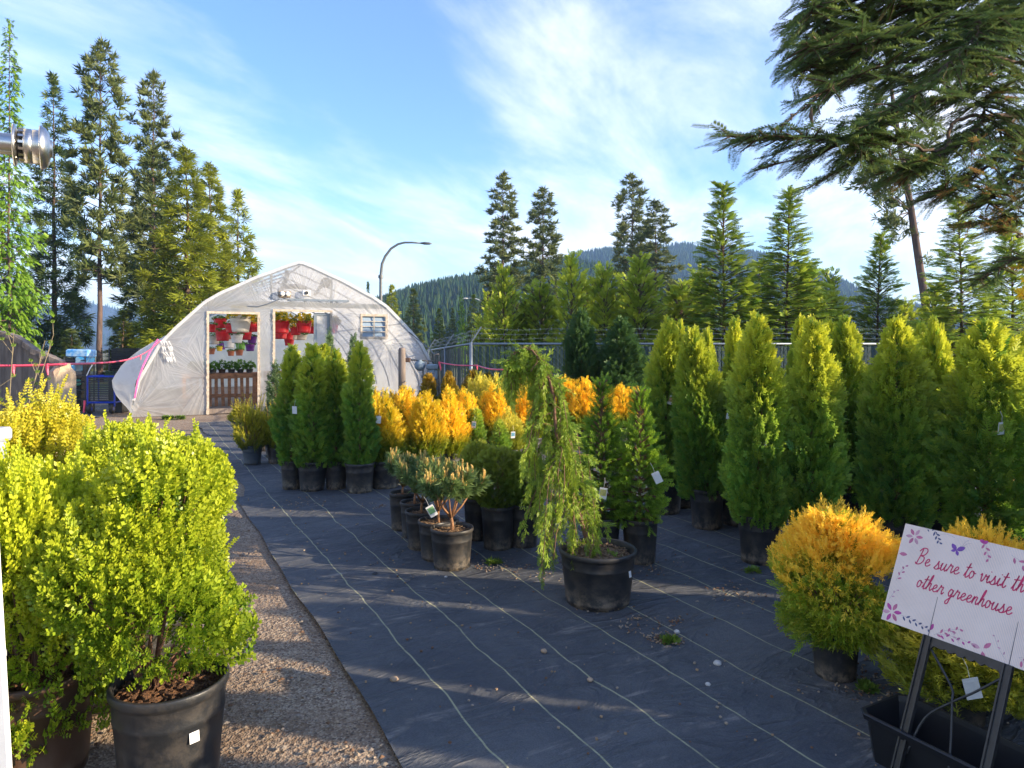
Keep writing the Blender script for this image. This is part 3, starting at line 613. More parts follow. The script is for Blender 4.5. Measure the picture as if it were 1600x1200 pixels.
def pebbles():
    g = np.random.default_rng(8); m = MB(); ico = [(0,0,1),(0,0,-.6),(1,0,.1),(-.5,.87,.1),(-.5,-.87,.1),(.5,.87,-.1),(.5,-.87,.05),(-1,0,0)]
    fs = [(0,2,5),(0,5,3),(0,3,7),(0,7,4),(0,4,6),(0,6,2),(1,5,2),(1,3,5),(1,7,3),(1,4,7),(1,6,4),(1,2,6)]
    n = 0
    while n < 5200:
        y = 1.9+9.5*g.random()**1.7; u = g.random(); edge = FO[0]-(y-FO[1])*.47/.8827; x = edge-.03-u*(2.2+.1*y)
        s = .0035+.011*g.random()**3; a = g.random()*6.28; ca, sa = math.cos(a), math.sin(a); q = g.uniform(.7,1.3,(8,3))
        m.add([(x+(p[0]*w[0]*ca-p[1]*w[1]*sa)*s, y+(p[0]*w[0]*sa+p[1]*w[1]*ca)*s, .002+(p[2]*w[2]*.6+.2)*s) for p, w in zip(ico, q)], fs, int(g.integers(0,3))); n += 1
    o = m.build('gravel_stones', [simple('stone_grey',(.27,.22,.17),None,30,.9), simple('stone_tan',(.36,.27,.18),None,30,.9), simple('stone_brown',(.18,.10,.055),None,30,.9)]); o['kind'] = 'stuff'; o['label'] = 'loose gravel stones along the path'
    m = MB()                                                        # bark crumbs, chips and small stones lying on the fabric
    spots = [(1010,985,.16,60),(1055,975,.06,14),(1040,1008,.10,70),(860,905,.30,90),(780,888,.18,60),(1240,985,.12,40),(990,895,.2,50),(1400,1045,.30,160),(1380,1085,.22,140),(580,795,.15,40),(470,790,.3,50),(720,760,.2,30),(1150,935,.2,40),(1265,900,.25,60),(900,880,.2,60)]
    for px, py, r, k in spots:
        d = gz(py); c = P(px, py, d)
        for i in range(k):
            a = g.random()*6.28; q = r*math.sqrt(g.random()); s = .003+.0055*g.random(); m.box((c.x+q*math.cos(a), c.y+q*math.sin(a), .026+.004*g.random()), (s*2.2, s, s*.6), Matrix.Rotation(g.random()*3.1,3,'Z') @ Matrix.Rotation(g.normal(0,.4),3,'Y'), int(g.integers(0,3)))
    for i in range(700):
        y = 2.4+5.0*g.random(); x = FO[0]-(y-FO[1])*.53+.05+g.random()*3.6; s = .003+.005*g.random()**2; m.box((x, y, .027), (s*1.6, s*1.3, s), Matrix.Rotation(g.random()*3.1,3,'Z'), int(g.integers(0,3)))
    o = m.build('bark_litter', [simple('chip_tan',(.36,.24,.14),None,30,.9), simple('chip_brown',(.19,.10,.055),None,30,.9), simple('chip_pale',(.34,.27,.20),None,30,.9)]); o['kind'] = 'stuff'; o['label'] = 'bark crumbs and small stones scattered on the fabric'
pebbles()
def stones():
    L = [('pale pebble on the fabric beside the black chip near the picture middle',1058,988,.018,0),('round grey stone on a fabric line right of the grass tuft',1121,1037,.022,0),('small buff stone on a fabric line at the lower centre',922,1063,.016,1),('tan stone alone on the bare fabric left of the lower centre',850,1018,.018,1),('brown stone on fabric near the lower left fabric lines',616,1062,.020,1),('dark stone lying on the second fabric line below the dwarf pines',586,897,.020,2),('white pebble touching the foot of the nearest dwarf pine pot',697,902,.012,0),('flat white pebble in the gravel shade left of the yew pots',352,722,.07,0),('small pale stone on the fabric below the gold shrub',1106,1070,.014,0)]
    ms = [M_ for M_ in (simple('pebble_pale',(.55,.52,.48),None,40,.8), simple('pebble_tan',(.42,.30,.2),None,40,.8), simple('pebble_dark',(.05,.05,.055),None,40,.8))]
    g = np.random.default_rng(4)
    for lb, px, py, s, k in L:
        d = gz(py, .02); c = P(px, py, d); m = MB(); sg = 10; pr = [(.01,-.45),(.7,-.35),(1,0),(.8,.4),(.4,.62),(.01,.68)]
        m.lathe([(r*s, z*s) for r, z in pr], sg); m.v = [tuple(np.array(v)*g.uniform(.85,1.15,3)) for v in m.v]
        o = m.build('pebble', ms[k], None, True); o.location = (c.x, c.y, .022 if px > 400 else .004); tag(o, lb, 'stone')
stones()
def weeds():
    for lb, px, py, n, s in (('small grass tuft growing through a hole in the fabric',1045,1008,16,.05),('little green weed on the fabric between the globe thujas and the weeping cypress',772,885,14,.06),('low weed on the fabric by the dark thuja pots',1177,897,10,.05),('weed patch in litter beside the sign box',1352,1085,20,.05),('green weeds along the foot of the greenhouse wall left of the door',270,655,40,.10)):
        d = gz(py); c = P(px, py, d); f = Fol(); a = rng.random(n)*6.28; r = .03*np.sqrt(rng.random(n))*(1 if n < 40 else 9); pos = np.stack([np.cos(a)*r, np.sin(a)*r*(1 if n < 40 else .2), np.zeros(n)],1)
        f.add(LEAFY, pos, np.stack([np.cos(a),np.sin(a),np.full(n,.8)],1)+rng.normal(0,.3,(n,3)), rng.normal(0,1,(n,3)), s, rng.random(n), rng.random(n)*.3)
        o = link('weed', f.mesh('weed_leaves', M['weed'])); o.location = (c.x, c.y, .018); tag(o, lb, 'weed')
weeds()
# hills: two wooded ridges and a far blue mountain, each a real slope with trees on it
M['hill'] = simple('hill_forest_floor', (.030,.048,.016), (.018,.03,.012), .02, 1)
M['hilltree'] = leaf('hill_conifer', (.018,.046,.018), (.042,.080,.028), (.08,.10,.03), rough=.95, trans=.1, spec=0)
def hill(name, prof, d_foot, d_top, d_back, seed, trees, th, nx=150, ny=26, px0=None):
    g = np.random.default_rng(seed); pxs = np.array([p[0] for p in prof]); pys = np.array([p[1] for p in prof]); u = np.linspace(pxs[0], pxs[-1], nx); top = EYE-(np.interp(u, pxs, pys)-HY)/F*d_top
    k = np.hanning(5); k /= k.sum(); top = np.convolve(np.pad(top,2,'edge'), k, 'valid'); top = np.maximum(top, 1)
    t = np.concatenate([np.linspace(0,1,ny), 1+np.linspace(.15,1,6)]); D = np.where(t <= 1, d_foot+(d_top-d_foot)*t, d_top+(d_back-d_top)*(t-1)); pr = np.where(t <= 1, ss(t,-.25,1.12)/float(ss(np.array(1.0),-.25,1.12)), 1-.9*ss(t-1,0,1)); pr[0] = -.05
    X = (u[None,:]-800)/F*d_top*(.55+.45*D[:,None]/d_top) ; Y = np.repeat(D[:,None], nx, 1); Z = pr[:,None]*top[None,:]
    nz = np.zeros_like(Z)
    for i in range(14): kx = g.uniform(2,16)/d_top*3; ph = g.uniform(0,7); ky = g.uniform(1,8)/d_top*3; nz += np.sin(X*kx+Y*ky+ph)/14
    Z = Z+nz*top[None,:]*.16*np.sin(np.clip(t,0,1)*3.1416)[:,None]
    struct(link(name, grid_mesh(name, X, Y, Z, M['hill'])))
    f = Fol(); n = trees; i = g.random(n)*(nx-1.01); j = (g.random(n)**.75)*(ny+1.5); i0 = i.astype(int); j0 = np.minimum(j.astype(int), ny+3); fi = (i-i0)[:,None]; fj = (j-j0)[:,None]
    C = np.stack([X,Y,Z],-1); p = (C[j0,i0]*(1-fi)+C[j0,i0+1]*fi)*(1-fj)+(C[j0+1,i0]*(1-fi)+C[j0+1,i0+1]*fi)*fj
    h = th*g.uniform(.55,1.3,n); tm = []
    for l, (z0, z1, r) in enumerate(((0,.6,.22),(.3,.82,.15),(.58,1,.085))):
        for q in range(5):
            a, b = 6.283*q/5+l, 6.283*(q+1)/5+l; tm.append([(z0, r*math.cos(a), r*math.sin(a)), (z0, r*math.cos(b), r*math.sin(b)), (z1,0,0), (z1,0,0)])
    tm = (np.array(tm, float), np.zeros(len(tm)))
    f.add(tm, p, np.tile([0,0,1.0],(n,1))+g.normal(0,.02,(n,3)), g.normal(0,1,(n,3)), h, g.random(n), np.clip(g.normal(.1,.25,n),0,1))
    o = link('hill_forest', f.mesh(name+'_forest', M['hilltree'])); o['kind'] = 'stuff'; o['label'] = 'dense conifer forest covering the hillside'
hill('hill', [(560,500),(620,482),(650,470),(700,459),(760,446),(830,432),(880,428),(940,436),(1010,452),(1080,470),(1160,500),(1230,530)], 230, 400, 500, 1, 11000, 8.5)
hill('hill', [(760,500),(800,452),(860,418),(900,405),(940,398),(1000,393),(1075,389),(1130,397),(1200,407),(1250,429),(1300,458),(1340,476),(1420,493),(1500,506),(1620,515),(1750,520)], 470, 900, 1150, 2, 17000, 9)
hill('mountain', [(-500,500),(-150,470),(0,492),(60,500),(100,488),(130,474),(165,478),(200,490),(260,505),(350,520),(500,532)], 1150, 1900, 2150, 3, 4000, 10)
# ------------------------------------------------------------------ trees
wd_ = lambda t: (1-t)**.8*(.45+.55*min(1, t*4))
pine_prof = lambda t: (.55+.45*math.sin(min(1,t*1.6)*1.57))*(1-t)**.55*(1.05-.1*math.cos(t*31))
fir_prof = lambda t: (1-t)**.85*(.75+.25*min(1,t*5))
PINE_A = conifer('tall_pine', 18, 5.2, 2.4, 85, TUF, .62, M['pine_far'], M['bark_pine'], pine_prof, rise=.35, droop=.30, side=.5, dens=11, tr=.20, seed=201, clump=True, tipv=.3, bare=.3)
PINE_B = conifer('tall_pine', 18, 4.0, 2.1, 90, TUF, .60, M['pine_far'], M['bark_pine'], pine_prof, rise=.30, droop=.35, side=.5, dens=12, tr=.18, seed=202, clump=True, tipv=.35, bare=.25)
FIR_A = conifer('dark_fir', 17, 1.6, 2.6, 110, FAR, .55, M['fir'], M['bark'], fir_prof, rise=.10, droop=.42, side=.45, dens=13, tr=.2, seed=203, tipv=.5)
FIR_G = conifer('gold_fir', 12, .3, 2.6, 110, FAR, .50, M['fir_gold'], M['bark'], fir_prof, rise=.12, droop=.35, side=.5, dens=14, tr=.17, seed=204, tipv=.6)
FIR_S = conifer('small_fir', 10, .4, 1.9, 80, FAR, .55, M['fir_gold'], M['bark'], fir_prof, rise=.12, droop=.38, side=.48, dens=12, tr=.14, seed=205, tipv=.35)
FIR_D = conifer('green_fir', 11, .4, 1.8, 90, FAR, .50, M['fir'], M['bark'], fir_prof, rise=.14, droop=.35, side=.48, dens=13, tr=.15, seed=206, tipv=.9)
LARCH = conifer('bright_larch', 12, 1.6, 1.9, 170, FRD, .25, M['larch'], M['bark_pine'], lambda t: (1-t)**.7*(.8+.2*math.sin(t*40)), rise=.05, droop=.45, side=.46, dens=14, tr=.10, seed=207, tipv=.5, hang=.35)
CED_T = [conifer('tall_cedar', 5.2, .15, 1.05, 260, FRD, .20, M['cedar'], M['bark'], lambda t: (.10+.90*(1-t)**1.55)*(1 if t < .86 else .55), jl=((.42,1.22),(.3,1.35),(.25,1.2),(.35,1.4))[i], rise=(.34,.22,.42,.28)[i], droop=(.30,.38,.22,.45)[i], side=.8, dens=12, tr=.04, lean=((.05,0),(-.12,.05),(.14,0),(-.05,-.1))[i], seed=210+i, tipv=.5, hang=.1) for i in range(4)]
CED_B = [conifer('bushy_cedar', 3.4, .05, .62, 160, FRD, .21, M['cedar'], M['bark'], lambda t: (.22+.78*(1-t)**.75)*(.8+.2*min(1,t*6)) if t < (.84,.78,.88,.80)[i] else .22, jl=((.45,1.22),(.3,1.3),(.4,1.35),(.25,1.2))[i], lean=((0,0),(.1,0),(-.08,.05),(.05,0))[i], rise=.55, droop=.15, side=.65, dens=14, tr=.05, seed=220+i, tipv=.75) for i in range(4)]
def place_tree(nm, lb, cat, proto, H0, px, d, top, hw=None, W0=None, rz=None, grp=None):
    H = EYE-(top-HY)/F*d+.02; s = H/H0; sx = s if hw is None else (hw/F*d)/W0
    return tree(nm, lb, cat, proto, ((px-800)/F*d, d, -.02), sx, s, random.uniform(0,6.28) if rz is None else rz, grp)
gl, gr, gc = 'tall conifers behind the left fence', 'conifers beyond the greenhouse and the lamp', 'cedars behind the chain link fence'
place_tree('larch_tree','bright green feathery larch at the left picture edge behind the steel vent','tree',LARCH,12,14,21,30,62,1.9,None,gl)
place_tree('fir_tree','dark dense fir between the bright larch and the tallest pine','tree',FIR_A,17,84,38,122,66,2.6,.4,gl)
place_tree('pine_tree','tallest pine with a bare straight trunk, left of the greenhouse','tree',PINE_A,18,156,34,72,62,2.4,1.0,gl)
place_tree('pine_tree','dark pine with its pointed top just right of the tallest pine','tree',PINE_B,18,240,40,118,52,2.1,2.2,gl)
place_tree('fir_tree','broad yellow-green fir lit by the sun above the greenhouse roof','tree',FIR_G,12,292,36,232,98,2.6,.3,gl)
place_tree('fir_tree','greener fir filling the gap behind the broad yellow-green fir','tree',FIR_D,11,236,46,240,70,1.8,1.7,gl)
place_tree('fir_tree','smaller pointed fir right of the yellow-green fir, closest to the roof ridge','tree',FIR_S,10,372,45,303,58,1.9,2.9,gl)
place_tree('fir_tree','olive fir between the yellow-green fir and the small pointed fir','tree',FIR_G,12,328,42,258,62,1.9,.9,gl)
place_tree('fir_tree','low olive young fir in front of the blue mountain, right of the bare pine trunk','tree',FIR_S,10,192,40,488,36,1.9,1.2,gl)
place_tree('fir_tree','dark low fir at the foot of the dark dense fir behind the board fence','tree',FIR_D,11,112,33,515,34,1.8,2.0,gl)
place_tree('fir_tree','dark fir behind the larch at the very left edge','tree',FIR_A,17,-25,36,170,66,2.6,2.6,gl)
for px,d,top,hw,pr,h0,w0,lb in ((575,64,442,11,FIR_D,11,1.8,'tiny dark fir top peeping over the greenhouse roof beside the lamp pole'),(612,52,448,26,FIR_S,10,1.9,'narrow scraggy fir just right of the lamp pole'),(646,56,453,28,FIR_D,11,1.8,'full dark green fir beside the right end of the greenhouse arch'),(686,62,484,19,FIR_S,10,1.9,'small olive fir with a brown top in front of the wooded hill'),(707,62,482,14,FIR_D,11,1.8,'slim fir right beside the small olive fir'),(721,54,449,13,LARCH,12,1.9,'slender bright green spire left of the far street lamp'),(740,62,463,24,FIR_S,10,1.9,'olive fir under the head of the far street lamp'),(760,60,478,20,FIR_G,12,2.6,'yellowish fir under the arm of the far street lamp')):
    place_tree('fir_tree', lb, 'tree', pr, h0, px, d, top, hw, w0, None, gr)
gp = 'tall pines standing before the hill'
place_tree('pine_tree','leftmost of the far tall pines, tallest of them, left of the hill','tree',PINE_B,18,786,56,274,46,2.1,.2,gp)
place_tree('pine_tree','second far tall pine from the left, with a bare lower trunk','tree',PINE_A,18,848,52,297,44,2.4,2.0,gp)
place_tree('pine_tree','third far tall pine with a sharp dark top above the hill shoulder','tree',PINE_A,18,988,58,277,46,2.4,3.3,gp)
place_tree('pine_tree','shorter paler pine leaning on the third far tall pine from its right','tree',PINE_B,18,1024,55,317,48,2.1,4.4,gp)
for px,d,top,hw,k,lb in ((787,17.0,428,34,0,'bright bushy cedar in front of the leftmost far tall pine'),(815,17.6,474,44,1,'lower bushy cedar between the first two bright cedars'),(850,17.2,452,42,0,'bushy cedar in front of the second far tall pine'),(895,16.8,408,44,1,'taller bushy cedar at the left foot of the hill, wispy top'),(946,17.0,428,42,0,'bushy cedar before the hill with a thin pale leader'),(1001,16.8,412,56,1,'wide bright cedar below the third far tall pine'),(1058,17.6,452,54,0,'dark low cedar left of the two tall fence cedars'),(1292,17.4,438,42,1,'small cedar at the right side of the two tall fence cedars'),(1415,17.8,478,42,0,'low cedar beside the leaning pine trunk')):
    place_tree('cedar_tree', lb, 'tree', CED_B[(k+(px//7) % 2*2) % 4], 3.4, px, d, top, hw, .62, None, gc)
for px,d,top,hw,k,lb in ((920,18.6,452,44,0,'lower bushy cedar filling in between the two hill-foot cedars'),(972,18.8,446,44,1,'lower bushy cedar just left of the wide bright one'),(1092,18.4,432,50,0,'bushy cedar tucked against the left of the two tall fence cedars'),(1258,18.6,420,52,1,'bushy cedar tucked against the right of the two tall fence cedars'),(1462,18.2,452,46,0,'bushy cedar at the foot of the leaning pine, right of its trunk'),(762,18.4,470,34,1,'leftmost bushy cedar of the row, beside the far street lamp')):
    place_tree('cedar_tree', lb, 'tree', CED_B[(k+(px//7) % 2*2) % 4], 3.4, px, d, top, hw, .62, None, gc)
for px,d,top,hw,k,lb in ((1132,16,292,112,0,'left one of the two tall cedars standing before the round hill'),(1226,16.2,302,112,1,'right one of the two tall cedars standing before the round hill'),(1366,17,368,86,0,'thin airy cedar alone against the sky left of the leaning pine'),(1506,15.4,314,108,1,'tall cedar at the right behind the overhanging fir branches'),(1585,16,345,110,0,'cedar at the right picture edge behind the overhanging fir branches'),(1178,18,410,95,1,'shorter cedar between the two tall fence cedars')):
    place_tree('cedar_tree', lb, 'tree', CED_T[(k+(px//5) % 2*2) % 4], 5.2, px, d, top, hw, 1.05, None, gc)
def leaning_pine():
    d = 30; b = P(1462, HY, d); b.z = 0; o = thing('pine_tree','leaning pine with a long bare trunk under the overhanging fir branches','tree',(b.x,d,-.02))
    px = [(1462,600),(1447,480),(1436,410),(1424,330),(1412,262),(1400,190),(1390,120),(1384,80)]; pts = [P(x,y,d)-Vector((b.x,d,0)) for x,y in px]; pts[0].z = 0
    m = MB(); m.tube(pts,[.20,.17,.155,.14,.12,.10,.06,.02],9); f = Fol(); q = random.Random(3)
    tf = [(1368,270),(1352,282),(1385,295),(1395,320),(1402,350),(1380,300),(1408,285),(1435,270),(1362,255),(1388,250),(1420,250),(1440,240),(1375,225),(1430,215),(1360,215),(1445,190),(1370,180),(1425,165),(1365,150),(1415,130),(1385,110),(1398,75),(1450,225),(1350,190),(1390,345)]
    for x, y in tf:
        c = P(x,y,d+q.uniform(-.8,.8))-Vector((b.x,d,0)); k = min(pts, key=lambda v: (v-c).length+(.5 if v.z > c.z+.2 else 0)); m.tube([k, k.lerp(c,.5)+Vector((0,0,.08)), c],[.035,.025,.012],5)
        n = 30; pos = np.array(c)+rng.normal(0,.22,(n,3)); f.add(TUF,pos,rng.normal(0,.5,(n,3))+np.array([np.sign(c.x-k.x)*.5,0,.4]),rng.normal(0,1,(n,3)),.40*rng.uniform(.7,1.2,n),rng.random(n)*.8,rng.random(n)*.3)
    for x, y in ((1443,405),(1425,360),(1396,372)): c = P(x,y,d)-Vector((b.x,d,0)); n = 9; f.add(TUF,np.array(c)+rng.normal(0,.12,(n,3)),rng.normal(0,1,(n,3)),rng.normal(0,1,(n,3)),.3,rng.random(n),rng.random(n)*.2)
    link('trunk', m.mesh('leaning_pine_trunk', M['bark_pine'], True), o); link('crown', f.mesh('leaning_pine_crown', M['pine_far']), o)
leaning_pine()
def overhang():
    """the big fir that stands to the right of the view; its boughs reach over the rows"""
    global rng
    rng = np.random.default_rng(77); q = random.Random(77); T0 = Vector((6.4, 5.6, 0))
    o = thing('fir_tree','big near fir reaching in with dark boughs at the upper right','tree',(T0.x,T0.y,0)); m = MB(); f = Fol(); dn = Fol()
    m.tube([(0,0,-.05),(.03,.02,2),(0,.05,4.5),(.02,0,7.5),(0,0,10)],[.26,.22,.17,.10,.03],12)
    def bough(pts, r0, twig, tl, gap=0.0, sag=.25, dead=.0, dens=1.0):
        pts = [p-T0 for p in pts]; L = sum((pts[i+1]-pts[i]).length for i in range(len(pts)-1)); N_ = max(8, int(L/.05)); pp = []
        for i in range(N_+1):
            k = i/N_*(len(pts)-1); a = min(int(k), len(pts)-2); u = k-a; p0, p1, p2, p3 = pts[max(a-1,0)], pts[a], pts[a+1], pts[min(a+2,len(pts)-1)]
            pp.append(.5*((2*p1)+(p2-p0)*u+(2*p0-5*p1+4*p2-p3)*u*u+(3*p1-p0-3*p2+p3)*u**3)+Vector((q.gauss(0,.006),q.gauss(0,.006),q.gauss(0,.006))))
        m.tube(pp,[max(r0*.5*(1-.88*i/N_),.003) for i in range(N_+1)],6)
        P_, D_, Nn, S_ = [], [], [], []
        for i in range(N_+1):
            u = i/N_
            if u < gap: continue
            t = (pp[min(i+1,N_)]-pp[max(i-1,0)]).normalized(); sd = t.cross(Vector((0,0,1))); sd = sd.normalized() if sd.length > .01 else Vector((0,1,0))
            for s in (-1,1):
                if q.random() > twig*.86: continue
                l = tl*(.35+.9*(1-u))*q.uniform(.5,1.15); a = q.uniform(.6,1.15); d0 = (t*math.cos(a)+sd*s*math.sin(a)+Vector((0,0,q.gauss(-.10,.16)))).normalized(); n = max(2,int(l/.055)); prev = pp[i]; tw = [prev]
                for j in range(n):
                    d0 = (d0+Vector((0,0,-sag*.12))+t*.04+Vector((q.gauss(0,.06),q.gauss(0,.06),q.gauss(0,.06)))).normalized(); nx = prev+d0*l/n
                    P_.append(prev); D_.append(d0); Nn.append(Vector((0,0,1))+Vector((q.gauss(0,.35),q.gauss(0,.35),0))); S_.append(q.uniform(.085,.12)); prev = nx; tw.append(nx)
                    if j > 0 and q.random() < .55*dens:                 # side twiglets, in pairs
                        s2 = d0.cross(Vector((0,0,1))).normalized()*(1 if j % 2 else -1); d1 = (d0*.65+s2*.75+Vector((0,0,q.gauss(-.08,.12)))).normalized(); ll = max(2,int(l*.45*(1-j/n)/.06+1)); p1 = nx
                        for k in range(ll): P_.append(p1); D_.append(d1); Nn.append(Vector((q.gauss(0,.3),q.gauss(0,.3),1))); S_.append(q.uniform(.075,.105)); p1 = p1+d1*.06
                m.tube(tw,[.006*(1-.7*j/len(tw)) for j in range(len(tw))],4,cap=False)
        if P_:
            A = [np.array([tuple(v) for v in x]) for x in (P_,D_,Nn)]; n = len(S_); dm = rng.random(n) < dead
            for fo, k in ((f,~dm),(dn,dm)):
                if k.any(): fo.add(FR,A[0][k],A[1][k],A[2][k],np.array(S_)[k],np.clip(.4+rng.normal(0,.2,k.sum()),0,1),np.clip(rng.normal(.05,.15,k.sum()),0,1))
    B = lambda *l: [P(x,y,d) for x,y,d in l]
    tr = lambda z: T0+Vector((0,0,z))
    bough([tr(3.2)]+B((1560,180,4.6),(1470,235,4.3),(1390,215,4.1),(1310,215,4.0),(1225,212,3.9),(1140,212,3.9)),.030,.75,.42,.42,.3)
    bough(B((1420,205,4.1),(1340,250,4.0),(1275,282,4.0)),.012,.8,.26,.1)
    bough(B((1330,218,4.05),(1270,240,3.95),(1190,262,3.9)),.010,.85,.20,.1)
    bough([tr(3.6)]+B((1540,90,4.8),(1420,95,4.4),(1330,120,4.2),(1280,150,4.1),(1215,200,4.0)),.028,.35,.30,.30,.4)
    bough([tr(4.2)]+B((1560,40,4.9),(1450,45,4.5),(1350,70,4.3),(1262,72,4.2)),.03,.8,.45,.25)
    bough([tr(4.7)]+B((1580,-20,5),(1440,-40,4.6),(1330,-20,4.4),(1265,20,4.3)),.03,.8,.42,.25)
    bough([tr(4.4)]+B((1600,10,4.6),(1520,60,4.2),(1440,140,4.0),(1370,190,3.9),(1340,235,3.9)),.026,.8,.42,.2)
    bough([tr(3.4)]+B((1600,140,4.8),(1530,200,4.4),(1455,250,4.2),(1410,262,4.1)),.026,.8,.42,.2,.35,.06)
    bough([tr(3.3)]+B((1620,170,5.0),(1560,240,4.6),(1510,285,4.4),(1470,300,4.3)),.024,.8,.40,.2,.35,.12)
    bough([tr(3.1)]+B((1640,200,5.0),(1600,260,4.7),(1560,300,4.5),(1540,318,4.4)),.024,.75,.36,.2,.4,.2)
    bough([tr(3.8)]+B((1620,60,5.2),(1560,120,4.9),(1500,150,4.7),(1420,160,4.6)),.026,.8,.44,.2,.3,.06)
    bough([tr(4.0)]+B((1640,30,5.6),(1560,80,5.4),(1480,110,5.2),(1380,120,5.0),(1310,110,4.9)),.026,.75,.46,.2)
    bough([tr(4.9)]+B((1660,-40,5.4),(1560,-20,5.0),(1470,0,4.8),(1380,10,4.6),(1300,-30,4.5)),.03,.75,.46,.2)
    bough([tr(5.4)]+B((1640,-90,5.2),(1520,-100,4.8),(1400,-80,4.6),(1310,-70,4.5)),.03,.75,.46,.2)
    bough([tr(3.0)]+B((1650,240,5.0),(1620,280,4.8),(1590,330,4.6),(1570,345,4.6)),.02,.7,.3,.2,.4,.3)
    bough([tr(2.6)]+B((1640,370,4.9),(1590,365,4.6),(1545,345,4.5),(1515,352,4.4)),.014,.25,.16,.5,.2,.5)
    bough([tr(2.5)]+B((1650,410,4.9),(1600,400,4.7),(1560,420,4.6),(1530,440,4.6)),.012,.4,.18,.3,.2,.1)
    for k in range(7):
        x = q.uniform(1240,1600); y = q.uniform(-110,60); bough([tr(q.uniform(4,5.5))]+B((x+90,y-30,4.9),(x+30,y+10,4.6),(x,y+60,4.4)),.02,.75,.4,.25)
    m2 = MB()                                             # last year's cone and dry twigs that hang from the bare bough
    for (x,y,l) in ((1268,168,30),(1222,205,16),(1280,165,14)):
        m2 = MB(); a = P(x,y,4.05)-T0; m2.tube([a,a-Vector((.004,0,l/F*4.05*.4)),a-Vector((-.006,0,l/F*4.05))],[.003,.012 if l > 20 else .003,.004],6); m2.build('dead_twig', M['bark'], o)
    link('trunk', m.mesh('near_fir_trunk', M['bark'], True), o); link('crown', f.mesh('near_fir_crown', M['fir_near']), o)
    if dn.V: link('dry_needles', dn.mesh('near_fir_dry', M['deadneedle']), o)
    
overhang()
def maple():
    o = thing('leafy_shrub','orange-yellow leaves of a small tree at the right picture edge below the fir boughs','tree',(3.62,4.6,0)); m = MB(); f = Fol()
    m.tube([(0,0,0),(.03,0,1),(-.02,0,1.9),(0,0,2.4)],[.03,.026,.018,.006],7)
    for y in (395,405,418,430,445,452,462,470,408,440): c = P(1597+random.uniform(-5,26),y,4.6)-Vector((3.62,4.6,0)); m.tube([(0,0,c.z-.15),tuple(c)],[.006,.003],4); n = 7; f.add(LEAFY,np.array(c)+rng.normal(0,.02,(n,3)),rng.normal(0,1,(n,3)),rng.normal(0,1,(n,3)),.045,rng.random(n),np.ones(n))
    link('trunk', m.mesh('leafy_shrub_trunk', M['bark']), o); link('crown', f.mesh('leafy_shrub_crown', M['flower']), o)
maple()
# ------------------------------------------------------------------ greenhouse
def plastic(name, wr=.5, tr=.30, tint=(.80,.80,.78), radial=False):
    t = NT(name); v = t.co((1,1,1), rand=False)
    a = t.noise(t.co((2.2,1,.22), (0,R(35),0), False), 2.2, 2, .45, .35); b = t.noise(t.co((2.2,1,.2), (0,R(-40),0), False), 2.0, 2, .45, .35); c = t.noise(t.co((.25,1,2.4), (0,R(12),0), False), 2.0, 2, .45, .3)
    rid = lambda x, p: t.math('POWER', t.math('SUBTRACT', 1.0, t.math('ABSOLUTE', t.math('MULTIPLY_ADD', x, 2.0, -1.0))), p)
    amt = t.ramp(t.noise(v, .8, 3, .5), .35, .7, .15, 1.0)
    h = t.math('MULTIPLY', amt, t.math('ADD', t.math('ADD', rid(a, 4.0), t.math('MULTIPLY', rid(b, 4.0), .7)), t.math('MULTIPLY', rid(c, 4.0), .8)))
    if radial:                                           # tension folds fan out from the corners of the openings
        sx = t.n('SeparateXYZ'); t.L.new(v, sx.inputs[0]); tot = None
        for k, (cx, cz, rr) in enumerate(((1.62,2.5,1.9),(2.85,2.55,.9),(3.2,2.62,1.1),(4.6,2.6,1.4),(5.38,1.86,1.0),(6.1,1.86,1.7),(.55,1.8,1.5),(3.9,2.98,1.1),(1.62,.9,1.7),(.1,.2,1.6),(7.5,.4,1.5))):
            dx = t.math('SUBTRACT', sx.outputs[0], cx); dz = t.math('SUBTRACT', sx.outputs[2], cz); an = t.math('ARCTAN2', dz, dx); r_ = t.math('SQRT', t.math('ADD', t.math('MULTIPLY', dx, dx), t.math('MULTIPLY', dz, dz)))
            cv = t.n('CombineXYZ'); t.L.new(an, cv.inputs[0]); t.L.new(t.math('MULTIPLY', r_, .10), cv.inputs[1]); cv.inputs[2].default_value = k*3.7
            f = t.math('MULTIPLY', rid(t.noise(cv.outputs[0], 4.2, 2, .5), 5.0), t.math('MULTIPLY', t.ramp(r_, rr, rr*.25), t.ramp(r_, .02, .25)))
            tot = f if tot is None else t.math('MAXIMUM', tot, f)
        h = t.math('ADD', t.math('MULTIPLY', h, .45), t.math('MULTIPLY', tot, 1.3))
    dirt = t.ramp(t.noise(v, 1.5, 6, .7), .35, .75)
    t.base(t.mix(dirt, tint, tuple(x*.86 for x in tint)), .28, 0, .5); nb = t.bump(h, wr, .06)
    tl = t.n('BsdfTranslucent'); t.put(tl.inputs[0], tint); t.L.new(nb, tl.inputs['Normal'])
    m1 = t.n('MixShader'); m1.inputs[0].default_value = .55; t.L.new(t.bsdf.outputs[0], m1.inputs[1]); t.L.new(tl.outputs[0], m1.inputs[2])
    tp = t.n('BsdfTransparent'); m2 = t.n('MixShader'); t.put(m2.inputs[0], t.math('MAXIMUM', t.math('MULTIPLY_ADD', h, -.22, tr), .08)); t.L.new(m1.outputs[0], m2.inputs[1]); t.L.new(tp.outputs[0], m2.inputs[2]); t.L.new(m2.outputs[0], t.out.inputs[0]); return t.mat
M['film'] = plastic('greenhouse_film', .24, .50, (.58,.58,.58), True); M['film_roof'] = plastic('greenhouse_roof_film', .12, .24, (.86,.86,.84))
